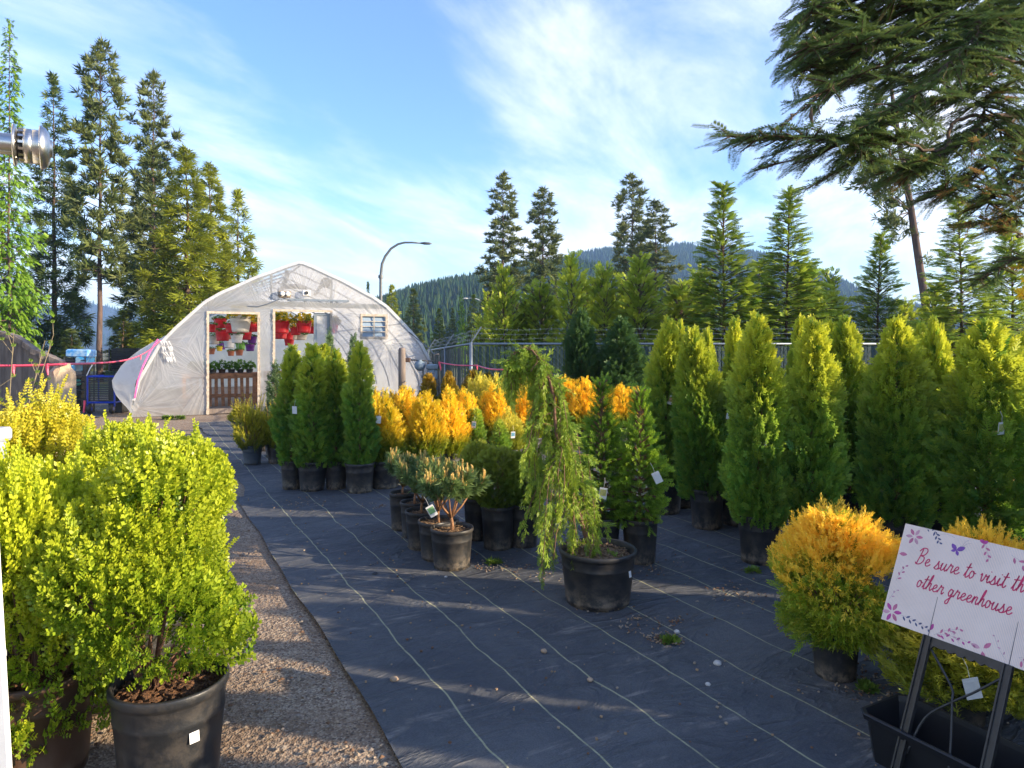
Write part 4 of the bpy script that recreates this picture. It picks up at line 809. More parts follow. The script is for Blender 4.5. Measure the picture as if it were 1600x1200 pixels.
M['galv'] = simple('galvanised_tube', (.25,.28,.31), (.18,.21,.24), 14, .42, .6)
M['lath'] = simple('weathered_lath', (.52,.45,.36), (.34,.28,.22), 18, .8, bump=.3)
M['wood'] = simple('pallet_wood', (.36,.17,.075), (.19,.09,.045), 6, .8, bump=.4, stretch=(1,1,3))
M['wood_grey'] = simple('weathered_grey_wood', (.25,.20,.165), (.13,.105,.09), 7, .88, bump=.5, stretch=(4,4,.5))
M['post'] = simple('weathered_post_wood', (.56,.43,.29), (.40,.29,.19), 6, .88, bump=.5, stretch=(4,4,.4))
M['dark'] = simple('dark_metal', (.03,.032,.035), None, 20, .5)
M['white'] = simple('white_paint', (.78,.78,.76), (.68,.68,.66), 9, .45)
M['pink'] = simple('pink_flagging_tape', (.85,.10,.16), (.75,.07,.15), 20, .45)
M['steel'] = simple('brushed_steel', (.62,.60,.57), (.46,.45,.43), 30, .30, 1.0, stretch=(.3,6,6), bump=.05)
TH_ = R(25); EXg, EYg = Vector((math.cos(TH_), math.sin(TH_), 0)), Vector((-math.sin(TH_), math.cos(TH_), 0)); FLg = Vector((-8.9,16.15,0)); GW = 7.66
AS = [0,.05,.15,.36,.62,.95,1.57,1.95,2.2,2.75,3.1,3.5,3.83]; AH = [0,.40,.83,1.24,1.74,2.12,2.74,2.99,3.11,3.40,3.54,3.72,3.84]
def arch(s): s = np.asarray(s, float); return np.interp(np.minimum(s, GW-s), AS, AH)
def greenhouse():
    g = thing('greenhouse','arched greenhouse under translucent white plastic with two open doorways','greenhouse',FLg,TH_)
    def kid(mb, nm, mt, par=g, sm=False): return mb.build(nm, mt, par, sm)
    # front wall of film with door and louvre openings
    brk = sorted(set(list(np.round(np.linspace(0,GW,92),3))+[1.67,2.78,3.20,4.57,5.41,6.04])); hb = sorted(set(list(np.round(np.linspace(0,3.84,48),3))+[1.91,2.46,2.48,2.55]))
    S, Hh = np.meshgrid(brk, hb); A = arch(S); Z = np.minimum(Hh, A); gg = np.random.default_rng(9)
    D = np.zeros_like(S)
    for i in range(22): a = gg.uniform(-1.2,1.2); k = gg.uniform(4,16); D += np.sin((S*math.cos(a)+Z*math.sin(a))*k+gg.uniform(0,7))/k
    cs, ch = (S[1:,1:]+S[:-1,:-1])/2, (Hh[1:,1:]+Hh[:-1,:-1])/2
    hole = ((cs > 1.67)&(cs < 2.78)&(ch < 2.46))|((cs > 3.2)&(cs < 4.57)&(ch < 2.55))|((cs > 5.41)&(cs < 6.04)&(ch > 1.91)&(ch < 2.48)); out = (Hh[:-1,1:] >= A[:-1,1:]-1e-6)&(Hh[:-1,:-1] >= A[:-1,:-1]-1e-6)
    link('end_wall', grid_mesh('greenhouse_end_wall', S, D*.010, Z, M['film'], True, ~(hole|out)), g)
    # roof film, bulging skirt on the left
    t = np.linspace(0,1,61); s = np.interp(t, np.linspace(0,1,25), AS+[GW-x for x in AS[-2::-1]]); d = np.concatenate([np.linspace(.0,.9,7), np.linspace(1.4,13,20)]); SS, DD = np.meshgrid(s, d); Z = arch(SS)+.012
    lf = (SS < GW/2); bul = np.where(lf, .62*np.sin(np.clip(Z/2.0,0,1)*3.1416)**1.1, 0)*ss(DD,-.15,.7)*(1+.10*np.sin(DD*5)+.06*np.sin(DD*11+Z*3))
    sag = .018*np.sin(DD*5.2)*(Z > 1.5)
    link('roof_film', grid_mesh('greenhouse_roof', SS-bul, DD+.03, np.maximum(Z+sag,0), M['film_roof']), g)
    bw = np.linspace(0,GW,50); S2, H2 = np.meshgrid(bw, np.linspace(0,3.82,24)); link('back_wall', grid_mesh('greenhouse_back', S2, S2*0+13.0, np.minimum(H2, arch(S2)), M['film_roof']), g)
    for k, dd in enumerate((.10,1.9,3.7,5.5,7.3,9.1,10.9,12.7)):
        m = MB(); m.tube([(x, dd, float(arch(x))-.05) for x in list(np.interp(np.linspace(0,1,31), np.linspace(0,1,25), AS+[GW-x for x in AS[-2::-1]]))][1:-1], .024, 6); kid(m,'hoop',M['galv'])
    m = MB()
    for x in (1.2,3.83,GW-1.2): m.tube([(x,.12,float(arch(x))-.09),(x,12.7,float(arch(x))-.09)], .02, 6)
    kid(m,'purlin',M['galv'])
    M['stud'] = simple('painted_stud',(.17,.21,.25),(.14,.17,.2),8,.6)
    m = MB(); m.box((GW/2,.055,2.74),(GW-3.15,.04,.13)); kid(m,'beam',M['stud'])
    for x in (2.62,3.12,4.62): m = MB(); m.box((x,.10,2.9+(.3 if x < 3.9 else .2)),(.06,.04,float(arch(x))-2.55-.3)); kid(m,'stud',M['stud'])
    m = MB(); m.box((4.3,-.03,2.86),(1.5,.04,.05)); m.tube([(2.55,-.02,2.66),(2.8,-.03,2.66),(3.05,-.04,2.74),(3.3,-.04,2.86)],.014,5); kid(m,'conduit',M['galv'])
    def frame(nm, s0,s1,h0,h1,wd=.055,sill=False):
        m = MB(); m.box((s0-wd/2,-.012,(h0+h1)/2),(wd,.05,h1-h0)); m.box((s1+wd/2,-.012,(h0+h1)/2),(wd,.05,h1-h0)); m.box(((s0+s1)/2,-.012,h1+wd/2),(s1-s0+2*wd,.05,wd))
        if sill: m.box(((s0+s1)/2,-.012,h0-wd/2),(s1-s0+2*wd,.05,wd))
        q = random.Random(1)
        for i in range(int((h1-h0)/.12)):                      # staples and scrunched film along the batten
            for x in (s0-wd*.9, s1+wd*.9): m.box((x+q.uniform(-.01,.01),-.04,h0+.06+i*.12),(.02,.012,.05+q.random()*.05), Matrix.Rotation(q.gauss(0,.3),3,'Y'))
        return kid(m, nm, M['lath'])
    frame('door_frame',1.67,2.78,0,2.46); frame('door_frame',3.20,4.57,0,2.55); lv = frame('louvre_vent',5.41,6.04,1.91,2.48,.05,True)
    m = MB()
    for i in range(4): m.box((5.725,.03,1.985+i*.142),(.63,.004,.135), Matrix.Rotation(R(-12),3,'X'))
    m.build('louvre_slat', simple('louvre_blade',(.25,.33,.42),(.2,.27,.35),8,.35), lv)
    m = MB(); m.box((5.725,-.02,2.195),(.022,.02,.57))
    for i in range(5): m.box((5.725,-.025,1.92+i*.139),(.63,.02,.016))
    m.build('louvre_bar', M['lath'], lv)
    sd = MB()
    for x in (4.20,4.54): sd.box((x,.06,1.27),(.075,.04,2.52))
    for z in (.06,1.2,2.5): sd.box((4.37,.06,z),(.27,.036,.07))
    sd = kid(sd,'sliding_door',M['galv']); m = MB(); m.box((4.37,.065,1.27),(.28,.006,2.4)); m.build('pane', plastic('door_sheet',.05,.45,(.75,.76,.74)), sd)
    # inside of the gable: heater ducts and a fan
    m = MB(); m.tube([(3.35,.16,2.98),(3.33,.16,3.10),(3.42,.16,3.19),(3.75,.16,3.22),(3.95,.16,3.18),(3.98,.16,3.02)],.065,10); kid(m,'duct',M['dark'],g,True)
    m = MB(); m.tube([(3.40,.2,3.2),(3.50,.2,3.4),(3.52,.2,3.62)],.06,10); kid(m,'duct',M['dark'],g,True)
    m = MB(); m.tube([(4.20,.15,3.0),(4.32,.15,3.18),(4.45,.15,3.36)],.045,8); m.lathe([(0,-.05),(.13,-.05),(.13,.05),(0,.05)],16,0,(4.48,.14,3.34),Matrix.Rotation(R(70),3,'X')); kid(m,'fan',M['dark'],g,True)
    for s0, fl in ((3.42,True),(3.95,False)):
        m = MB(); m.box((s0,-.09,2.98+(.05 if not fl else 0)),(.30 if fl else .20,.12,.17 if fl else .15),None,0,.015); o = kid(m,'floodlight',simple('floodlight_body',(.32,.26,.2),(.2,.16,.12),20,.6) if fl else M['white'])
        m = MB()
        if fl:
            for x in (-.06,.07): m.lathe([(0,.05),(.05,.03),(.06,-.02),(.03,-.05)],14,0,(s0+x,-.18,2.99),Matrix.Rotation(R(105),3,'X') @ Matrix.Rotation(R(20),3,'Y'))
        else: m.lathe([(0,0),(.045,0),(.045,.02),(0,.02)],16,0,(s0,-.155,3.03),Matrix.Rotation(R(90),3,'X'))
        m.build('lens', M['white'] if fl else M['dark'], o)
    m = MB(); c = [(.56,-.02,1.83),(.40,-.05,1.55),(.25,-.08,1.2),(.14,-.09,.85),(.08,-.07,.45)]; m.tube(c,.022,5); kid(m,'ribbon',simple('pink_ribbon',(.80,.16,.42),None,20,.5))
    m = MB(); q = random.Random(4)
    for k in range(4):
        x0 = .62+k*.05; pts = [(x0+.03*i+q.uniform(-.03,.03), -.06-.03*q.random(), 1.78-.13*i) for i in range(5)]
        for i in range(4): a, b = Vector(pts[i]), Vector(pts[i+1]); m.face([a,a+Vector((.035,.02,.01)),b+Vector((.035,-.02,.01)),b])
    kid(m,'loose_film',M['film_roof'])
    m = MB(); pts = [Vector((x,-.012,float(arch(x))-.006)) for x in np.linspace(.05,GW-.05,70)]
    for i in range(len(pts)-1): a, b = pts[i], pts[i+1]; n = (b-a).normalized().cross(Vector((0,1,0)))*.035; m.add([a-n,b-n,b+n,a+n,a-n+Vector((0,-.025,0)),b-n+Vector((0,-.025,0)),b+n+Vector((0,-.025,0)),a+n+Vector((0,-.025,0))],[(4,5,6,7),(0,1,5,4),(3,7,6,2)])
    kid(m,'edge_strip',M['film_roof'])
    m = MB(); m.box((GW/2,.06,.07),(GW-.1,.045,.12)); kid(m,'base_board',M['wood_grey'])
    m = MB(); m.face([(1.67,-.02,.012),(4.57,-.02,.012),(4.57,12.9,.012),(1.67,12.9,.012)]); kid(m,'floor',simple('packed_floor',(.22,.17,.13),(.15,.12,.09),3,.9))
    return g
GH = greenhouse()
def Gp(s, d, h): return FLg+EXg*s+EYg*d+Vector((0,0,h))
def bench():
    for lb, s0, s1, d0, n in (('pallet wood bench with slatted front seen through the left doorway',1.05,3.1,2.4,13),('second pallet wood bench deeper inside the greenhouse behind the right doorway',3.3,5.6,3.4,11)):
        o = thing('plant_bench', lb, 'bench', Gp((s0+s1)/2,d0,0), TH_, 'benches inside the greenhouse'); w_ = s1-s0; m = MB(); m.box((0,.5,.90),(w_,1.1,.03)); m.build('bench_top',M['wood'],o); q = random.Random(2)
        for z, h in ((.84,.12),(.30,.10)):
            for k in range(3): m = MB(); m.box((-w_/2+w_*(k+.5)/3,-.075+q.uniform(-.01,.01),z+q.uniform(-.01,.01)),(w_/3-.02,.022,h)); m.build('rail',M['wood'],o)
        for k in range(n): m = MB(); m.box((-w_/2+.06+(w_-.12)*k/(n-1)+q.uniform(-.02,.02),-.05,.44),(.085,.02,.88+q.uniform(-.02,.02)),Matrix.Rotation(q.gauss(0,.012),3,'Y')); m.build('slat',M['wood'],o)
        for x in (-w_/2+.06,w_/2-.06): m = MB(); m.box((x,.95,.44),(.09,.09,.88)); m.build('leg',M['wood'],o)
bench()
def inside_plants():
    global rng
    rng = np.random.default_rng(31)
    def bush(nm, n, r, h, mat, tip, tm=LEAFY, sc=.07, flat=.6):
        a = rng.random(n)*6.28; rr = r*np.sqrt(rng.random(n)); z = h*rng.random(n)*(1-.5*(rr/r)**2); f = Fol(); pos = np.stack([np.cos(a)*rr,np.sin(a)*rr,z],1); tp = (rng.random(n) < tip)*1.0
        f.add(tm,pos,np.stack([np.cos(a)*.8,np.sin(a)*.8,np.full(n,flat)],1)+rng.normal(0,.4,(n,3)),rng.normal(0,1,(n,3)),sc,rng.random(n),tp); return f.mesh(nm,mat)
    SD = [bush('seedling_leaves',80,.16,.22,M['seedling'],.0), bush('seedling_leaves',70,.14,.28,M['seedling'],.05)]
    HB = [bush('hanging_leaves_gold',150,.22,.24,M['flower'],.6), bush('hanging_leaves_green',110,.20,.22,M['seedling'],.05)]
    words = ['leftmost pot of young leaves','second pot of young leaves from the left','third pot, with taller young leaves','pot of young leaves near the middle','pot of young leaves right of the middle','second pot of young leaves from the right','rightmost pot of young leaves']
    for k in range(7):
        c = Gp(1.35+k*.24,2.62+.12*(k % 2),.915); o = thing('potted_seedling',words[k]+' on the bench in the left doorway','seedling',c,random.random()*6,'young plants on the bench')
        p = link('pot',POT['brown' if k == 3 else 'black'],o); p.scale = (.2,.2,.11); l = link('foliage',SD[k % 2],o); l.location = (0,0,.10)
    cl = {'red':(.62,.015,.02),'cream':(.62,.56,.46),'terra':(.60,.20,.09),'purple':(.18,.03,.28),'yellow':(.8,.55,.02),'green':(.18,.45,.05),'white':(.72,.72,.70)}
    PM = {k: pot_mesh('basket_'+k, simple('basket_'+k, v, tuple(x*.8 for x in v), 5, .38), .72) for k, v in cl.items()}
    L = [('cream',376,507,24,0,18.4,'large cream basket with green leaves at the top of the left doorway'),('red',344,505,15,1,19.6,'tilted red basket up left in the left doorway'),('red',330,513,12,1,18.6,'red basket cut by the left jamb of the left doorway'),('red',362,513,15,1,19.4,'red basket left behind the large cream one'),('red',394,511,15,0,18.7,'red basket with yellow flowers at the right jamb of the left doorway'),('red',348,524,17,1,20.2,'wide red basket in the middle row of the left doorway'),('terra',361,525,10,1,20.8,'small orange-red basket right of the wide red one'),('cream',334,531,14,1,20.6,'cream basket below the jamb-side red basket'),('red',384,524,14,1,20.8,'red basket under the large cream one'),('white',358,537,13,1,21.6,'white basket hanging lower in the middle of the left doorway'),('purple',394,531,11,1,21.0,'purple basket at the right of the left doorway, upper one'),('purple',346,541,10,1,22.4,'purple basket beside the yellow one'),('purple',391,543,11,1,22.0,'purple basket lowest at the right jamb of the left doorway'),('yellow',343,545,7,1,22.0,'slim yellow basket low in the left doorway'),('terra',330,549,9,1,21.2,'terracotta basket lowest at the left jamb'),('terra',361,552,8,1,22.8,'terracotta basket lowest in the middle of the left doorway'),('terra',374,551,9,1,22.4,'terracotta basket right of the middle one, lowest row'),('green',376,542,11,1,23.0,'lime green basket above the lowest terracotta ones'),('red',440,511,20,0,18.8,'red basket with yellow flowers at the left of the right doorway'),('red',475,511,18,0,18.9,'red basket with yellow flowers in the middle of the right doorway'),('red',462,517,13,0,20.2,'red basket behind and left of the middle one in the right doorway'),('red',489,515,13,0,20.0,'dark red basket by the sliding door'),('red',438,521,17,1,20.6,'red basket hanging just under the left one in the right doorway'),('red',451,525,12,1,21.2,'smaller red basket in the second row of the right doorway'),('cream',459,526,9,1,21.6,'little cream basket in the second row of the right doorway'),('red',452,534,12,1,22.2,'lowest red basket in the right doorway'),('cream',470,527,15,1,21.8,'shallow cream basket under the middle red one'),('red',518,513,16,0,19.3,'red basket blurred behind the sliding door sheet'),('white',370,529,14,1,20.0,'square white basket in the middle of the left doorway')]
    for cn, px, py, wpx, k, d, lb in L:
        dia = wpx*1.42*d/F; h = dia*(.72 if 'shallow' not in lb else .4); c = P(px,py,d); o = thing('hanging_basket',lb,'hanging basket',c-Vector((0,0,h/2)),random.random()*6,'hanging baskets inside the greenhouse')
        p = link('pot',PM[cn],o); p.scale = (dia,dia,h); f = link('foliage',HB[k],o); s = dia/.40; f.scale = (s,s,s*(1 if k == 0 else .55)); f.location = (0,0,h*.85); r = c-FLg; sg = r.dot(EXg); top = max(.25, float(arch(np.clip(sg,.3,GW-.3)))-.10-c.z)
        m = MB()
        for a in (0,2.1,4.2): m.tube([(math.cos(a)*dia*.48,math.sin(a)*dia*.48,h*.97),(0,0,h+min(.34,top*.8))],.003,4)
        m.tube([(0,0,h+min(.34,top*.8)),(0,0,h/2+top)],.003,4); m.build('hanger',M['wire'],o)
inside_plants()
# ------------------------------------------------------------------ chain link fence, lamps, gas meter, left corner
def chain_fence():
    d = 14.0; A = P(736,HY,d); A.z = 0; B = Vector((8.6,14.15,0)); C = Vector((-2.55,21.0,0)); o = thing('chain_link_fence','green slatted chain link fence topped with three barbed wires','fence',(A.x,A.y,0)); h = 1.70
    sm = simple('green_privacy_slat',(.020,.048,.052),(.012,.032,.038),3,.55,stretch=(6,6,.5)); q = random.Random(6); ml = MB(); mw = MB()
    def seg(P0,P1,h0,h1,posts,dens):
        L = (P1-P0).length; e = (P1-P0)/L; n = int(L/.075); nn = e.cross(Vector((0,0,1)))
        for i in range(n):
            if q.random() > dens: continue
            p = P0+e*(i+.5)*.075-A; z = h0+(h1-h0)*(i/n)-.05; ml.box((p.x,p.y,z/2+q.uniform(-.01,.01)),(.062,.006,z),Matrix.Rotation(math.atan2(e.y,e.x)+q.gauss(0,.12),3,'Z'))
        k = int(L/.16)                                               # link wires on the near face
        for i in range(k):
            for s in (-1,1):
                p = P0+e*(i*.16)-A-nn*-.012*1; z1 = h0+(h1-h0)*(i/k); x1 = min(L, max(0,i*.16+s*1.6)); p2 = P0+e*x1-A-nn*-.012; mw.tube([(p.x,p.y,.05),(p2.x,p2.y,.05+(z1-.05)*min(1,abs(x1-i*.16)/1.6))],.0022,3,cap=False)
        m = MB(); a, b = P0-A, P1-A; m.tube([(a.x,a.y,h0),(b.x,b.y,h1)],.024,8); m.build('top_rail',M['galv'],o,True)
        for u in posts:
            p = P0+e*L*u-A; hh = h0+(h1-h0)*u; m = MB(); m.tube([(p.x,p.y,-.1),(p.x,p.y,hh+.03)],.034,8); m.build('post',M['galv'],o,True); t = Vector((.20,.10,.30)); m = MB(); m.box((p.x+t.x/2,p.y+t.y/2,hh+.03+t.z/2),(.026,.012,.40),Matrix.Rotation(R(33),3,'Y')); m.build('barb_arm',M['galv'],o)
        for k in (.30,.62,.94):
            m = MB(); v = Vector((.20,.10,.30))*k; pts = [(a.x+(b.x-a.x)*u+v.x, a.y+(b.y-a.y)*u+v.y, h0+(h1-h0)*u+.03+v.z-.03*math.sin(u*3.14*6)**2) for u in np.linspace(0,1,40)]; m.tube(pts,.0028,4)
            for u in np.linspace(.01,.99,int(L/.22)): c = Vector((a.x+(b.x-a.x)*u+v.x, a.y+(b.y-a.y)*u+v.y, h0+(h1-h0)*u+.03+v.z-.03*math.sin(u*3.14*6)**2)); m.tube([c+Vector((0,-.02,-.03)),c+Vector((0,.02,.03))],.004,3)
            m.build('barbed_wire',M['galv'],o)
    seg(A,B,h,h,(0,.215,.42,.60,.80,1),.985); seg(A,C,h,1.55,(.5,1),.72)
    ml.build('privacy_slats',sm,o); mw.build('link_wire',simple('green_wire',(.10,.16,.15),None,20,.5),o)
chain_fence()
def street_lamp(lb, base, pts, d, rad, headdir, mat):
    b = P(base[0],HY,d); b.z = 0; o = thing('street_lamp',lb,'street lamp',(b.x,d,-.02),0,'street lamps on the road beyond'); q = [P(x,y,d)-Vector((b.x,d,0)) for x,y in pts]; m = MB(); full = [Vector((0,0,0))]+q; n = len(full); m.tube(full,[rad*(1-.55*i/(n-1)) for i in range(n)],10); m.build('pole',mat,o,True)
    e = q[-1]; m = MB(); m.lathe([(0,0),(.09,.02),(.17,.3),(.15,.6),(.06,.78),(0,.8)],14,0,e,Matrix.Rotation(R(92*headdir),3,'Y') @ Matrix.Scale(.6,3,Vector((1,0,0)))); m.build('lamp_head',mat,o,True)
    if headdir > 0: z = P(base[0],432,d).z; m = MB(); m.lathe([(rad*.9,-.1),(rad*1.5,-.1),(rad*1.5,.1),(rad*.9,.1)],12,0,(q[0].x*0,0,z)); m.build('collar',mat,o)
street_lamp('tall street lamp with a curved arm rising behind the greenhouse roof',(595,0),[(595,460),(595,432),(597,412),(602,400),(611,388),(622,381),(632,378.5),(645,378.5),(657,379.5)],48,.12,1,simple('lamp_pole_grey',(.17,.18,.19),None,9,.5,.3))
street_lamp('small far street lamp with pale arm curving left over the young firs',(766,0),[(766,500),(764,486),(760,478),(753,471),(745,467),(737,465.5),(731,466)],95,.11,-1,simple('lamp_pole_pale',(.62,.62,.6),None,9,.45,.2))
def gas_meter():
    d = 13.2; b = P(672,HY,d); b.z = 0; o = thing('gas_meter','grey-blue gas meter with pipes and regulator beside the greenhouse corner','gas meter',(b.x,d,0)); X = lambda x,y,dd=0: P(x,y,d+dd)-Vector((b.x,d,0)); gm = simple('gas_meter_paint',(.20,.26,.31),(.15,.2,.24),10,.5)
    m = MB(); c = X(675.5,583); m.box((c.x,0,c.z+.12),(.22,.18,.10),None,0,.02); m.box((c.x,0,c.z-.03),(.19,.15,.22),None,0,.04); m.box((c.x,-.095,c.z+.02),(.09,.02,.06),None,0,.01); m.build('meter_body',gm,o)
    m = MB(); p = .016; m.tube([X(642,562.5),X(664,563),X(668,564),X(669,571)],p,7); m.tube([X(669,564),X(679,564),X(679,554),X(685.5,553.5),X(686,556),X(686,640)],p,7); m.tube([X(661,566),X(661,620)],p,7); m.tube([(X(661,600).x-.03,0,X(661,588).z),(X(661,600).x+.03,0,X(661,588).z)],.028,7); m.build('pipe',simple('gas_pipe',(.10,.11,.10),(.2,.16,.13),10,.6),o,True)
    m = MB(); c = X(656,571); m.lathe([(0,-.06),(.08,-.06),(.105,-.02),(.105,.02),(.08,.05),(.03,.08),(0,.08)],18,0,(c.x,0,c.z),Matrix.Rotation(R(70),3,'X')); m.tube([X(656,572),X(656,562)],.045,8); m.build('regulator',gm,o,True)
    m = MB(); c = X(637.5,562.5); m.box((c.x,0,c.z),(.085,.085,.085),None,0,.006); m.build('bracket',simple('rusty_bracket',(.12,.07,.05),None,20,.8),o)
    o2 = P(628,HY,12.6); m = MB(); h = P(0,543,12.6).z; m.lathe([(0,0),(.066,0),(.066,h-.05),(.055,h-.012),(.03,h),(0,h)],12); w2 = m.build('round_post',M['wood_grey'],None,True); w2.location = (o2.x,12.6,0); tag(w2,'round grey wooden post standing in front of the greenhouse beside the gas meter','post')
    for lb, z in (('upper grey plank of the low timber stack before the greenhouse front',.76),('lower grey plank of the low timber stack before the greenhouse front',.58)):
        c = P(612,HY,11.4); m = MB(); m.box((0,0,0),(1.35,.16,.085),None,0,.008); w3 = m.build('timber_plank',M['wood_grey']); w3.location = (c.x,11.4,z); w3.rotation_euler = (0,0,R(6)); tag(w3,lb,'plank','planks before the greenhouse')
    for lb, dx in (('left concrete block carrying the two planks before the greenhouse',-.5),('right concrete block carrying the two planks before the greenhouse',.5)):
        c = P(612,HY,11.4); m = MB(); m.box((0,0,.27),(.19,.17,.53),None,0,.01); m.box((0,0,.67),(.12,.12,.09)); w4 = m.build('block',simple('concrete_block',(.3,.29,.28),None,14,.9)); w4.location = (c.x+dx,11.4+dx*.1,0); tag(w4,lb,'block','blocks under the planks')
gas_meter()
def tape(lb, pts, knots, r=.010):
    m = MB(); full = []
    for i in range(len(pts)-1):
        a, b = Vector(pts[i]), Vector(pts[i+1]); n = 24; L = (b-a).length
        for k in range(n+(i == len(pts)-2)): u = k/n; full.append(a.lerp(b,u)-Vector((0,0,.022*L*math.sin(u*3.14)*.6)))
    m.tube(full,r,5)
    o = m.build('flagging_tape',M['pink']); tag(o,lb,'tape','pink tapes strung across the yard')
    for u in knots:
        c = full[int(u*(len(full)-1))]; m = MB(); m.tube([c+Vector((0,0,r)),c-Vector((0,0,.03)),c+Vector((.012,-.01,-.075))],[r*1.7,r*1.2,r*.5],5); m.build('knot',M['pink'],o)
def left_corner():
    fp = P(97,HY,5.2); h = 1.49; m = MB()
    ring = lambda hw, b: [(-hw+b,-hw),(hw-b,-hw),(hw,-hw+b),(hw,hw-b),(hw-b,hw),(-hw+b,hw),(-hw,hw-b),(-hw,-hw+b)]
    vs = [(x,y,z) for hw,b,z in ((.073,.008,0),(.073,.008,h-.10),(.073,.03,h-.06),(.050,.02,h-.03),(.046,.016,h)) for x,y in ring(hw,b)]; m.add(vs,[tuple(range(7,-1,-1)),tuple(range(32,40))]+[(l*8+i,l*8+(i+1)%8,l*8+8+(i+1)%8,l*8+8+i) for l in range(4) for i in range(8)])
    o = m.build('wooden_post',M['post']); o.location = (fp.x,5.2,0); o.rotation_euler = (0,0,R(-38)); tag(o,'thick square wooden post with shaped top at the end of the board fence','post')
    f = thing('board_fence','grey vertical board fence with a swooping top edge at the left','fence',(fp.x-.1,5.35,0)); q = random.Random(7); prof = [(-60,512),(0,522),(18,527),(30,534),(45,545),(60,551),(75,556),(90,561),(108,570)]; x = 0.0; mt = MB(); mc = MB()
    while x < 1.45:
        w_ = .085+q.uniform(-.006,.006); p = fp.x-.08-x; d = 5.35+.05*x
        zt = lambda xx: EYE-(np.interp((xx)/ (5.35)*F+800,[a for a,b in prof],[b for a,b in prof])-HY)/F*5.35
        z0, z1 = zt(p-w_), zt(p); y0 = .25*x-.0+q.uniform(-.004,.004); ox = -(x+w_)
        mt.add([(ox,y0,0),(ox+w_-.004,y0,0),(ox+w_-.004,y0+.018,0),(ox,y0+.018,0),(ox,y0,z0-.03),(ox+w_-.004,y0,z1-.03),(ox+w_-.004,y0+.018,z1-.03),(ox,y0+.018,z0-.03)],[(0,1,5,4),(1,2,6,5),(2,3,7,6),(3,0,4,7),(4,5,6,7)])
        mc.add([(ox,y0-.025,z0-.03),(ox+w_,y0-.025,z1-.03),(ox+w_,y0+.05,z1-.03),(ox,y0+.05,z0-.03),(ox,y0-.025,z0+.012),(ox+w_,y0-.025,z1+.012),(ox+w_,y0+.05,z1+.012),(ox,y0+.05,z0+.012)],[(0,1,5,4),(1,2,6,5),(2,3,7,6),(3,0,4,7),(4,5,6,7),(3,2,1,0)]); x += w_
    mt.build('board_panel',M['wood_grey'],f); mc.build('cap_rail',M['wood_grey'],f); m = MB(); m.box((-.7,.22,.5),(1.4,.04,.09),Matrix.Rotation(R(-14),3,'Z')); m.build('rail',M['wood_grey'],f)
    a = P(-60,570,5.0); b = P(100,569,5.1); tape('pink flagging tape from the left edge past the board fence to the greenhouse corner',[a,b,Gp(.62,-.12,1.80)],(.12,.26,.42,.78),.009)
    tape('pink flagging tape from the gas meter across to the weeping cypress',[P(686,566,13.2),P(745,571,11.5),P(806,575,8.5)],(.02,.5),.011)
    m = MB(); m.tube([P(686,566,13.15),P(688,574,13.15),P(689,579,13.15)],[.02,.016,.006],5); o = m.build('tape_end',M['pink']); tag(o,'loose pink tape end hanging on the gas meter pipe','tape')
    m = MB(); m.tube([Gp(6.7,-.05,2.05),P(672,546,15.0),P(679,554,13.2)],.014,5); o = m.build('cable',M['dark']); tag(o,'dark cable sloping from the greenhouse edge to the gas pipe','cable')
    bs = bare = thing('bare_shrub','thin bare twiggy shrub in front of the board fence at the left edge','shrub',(P(5,HY,4.7).x,4.7,0)); m = MB(); lf = Fol(); qq = random.Random(9)
    for i in range(12):
        a = qq.uniform(0,6.28); r = qq.uniform(.1,.34); zt_ = qq.uniform(1.15,1.72); p1 = (math.cos(a)*r*.4,math.sin(a)*r*.4,zt_*.6); p2 = (math.cos(a)*r,math.sin(a)*r,zt_); m.tube([(0,0,0),p1,p2],[.006,.004,.0015],4)
        for j in range(4): u = qq.uniform(.4,1); c = Vector(p1).lerp(Vector(p2),u); e = c+Vector((qq.gauss(0,.07),qq.gauss(0,.07),.09)); m.tube([c,e],[.002,.001],3); lf.add(LEAFY,np.array([tuple(e)]),np.array([[0,0,1.]]),np.array([[1.,0,0]]),.03,[.8],[.2])
    m.build('branches',simple('twig_pale',(.34,.27,.16),None,20,.8),bs); link('leaves',lf.mesh('bare_shrub_buds',M['weed']),bs)
    # stack of trays, tray rack, cart and goods beyond the fence
    d = 18; X = lambda px,py,dd=d: P(px,py,dd)
    tray = MB(); tray.box((0,0,.03),(.42,.40,.045),None,0,.006); tray.box((0,0,.056),(.45,.43,.012)); TR = tray.mesh('nursery_tray',simple('black_tray',(.012,.013,.015),(.03,.03,.032),16,.5))
    g = thing('tray_stack','tall tower of stacked black plant trays left of the blue cart','tray stack',(X(129,0).x,17.8,0)); 
    for i in range(26): c = link('tray',TR,g); c.location = (random.uniform(-.012,.012),random.uniform(-.012,.012),i*.052); c.rotation_euler = (0,0,random.uniform(-.04,.04))
    r = thing('tray_rack','black rack filled with trays standing against the pine trunk','rack',(X(158,0).x,19.2,0),R(10)); dm = MB()
    for x in (-.36,.36):
        for y in (-.25,.25): dm.tube([(x,y,0),(x,y,1.62)],.02,5)
    dm.build('frame',M['dark'],r)
    for i in range(20): c = link('tray',TR,r); c.location = (random.uniform(-.02,.02),0,.55+i*.053); c.scale = (1.55,1.1,.9)
    bl = simple('blue_wrap',(.03,.22,.55),(.35,.5,.62),9,.4); bl2 = simple('blue_goods',(.02,.25,.5),(.25,.33,.38),5,.45)
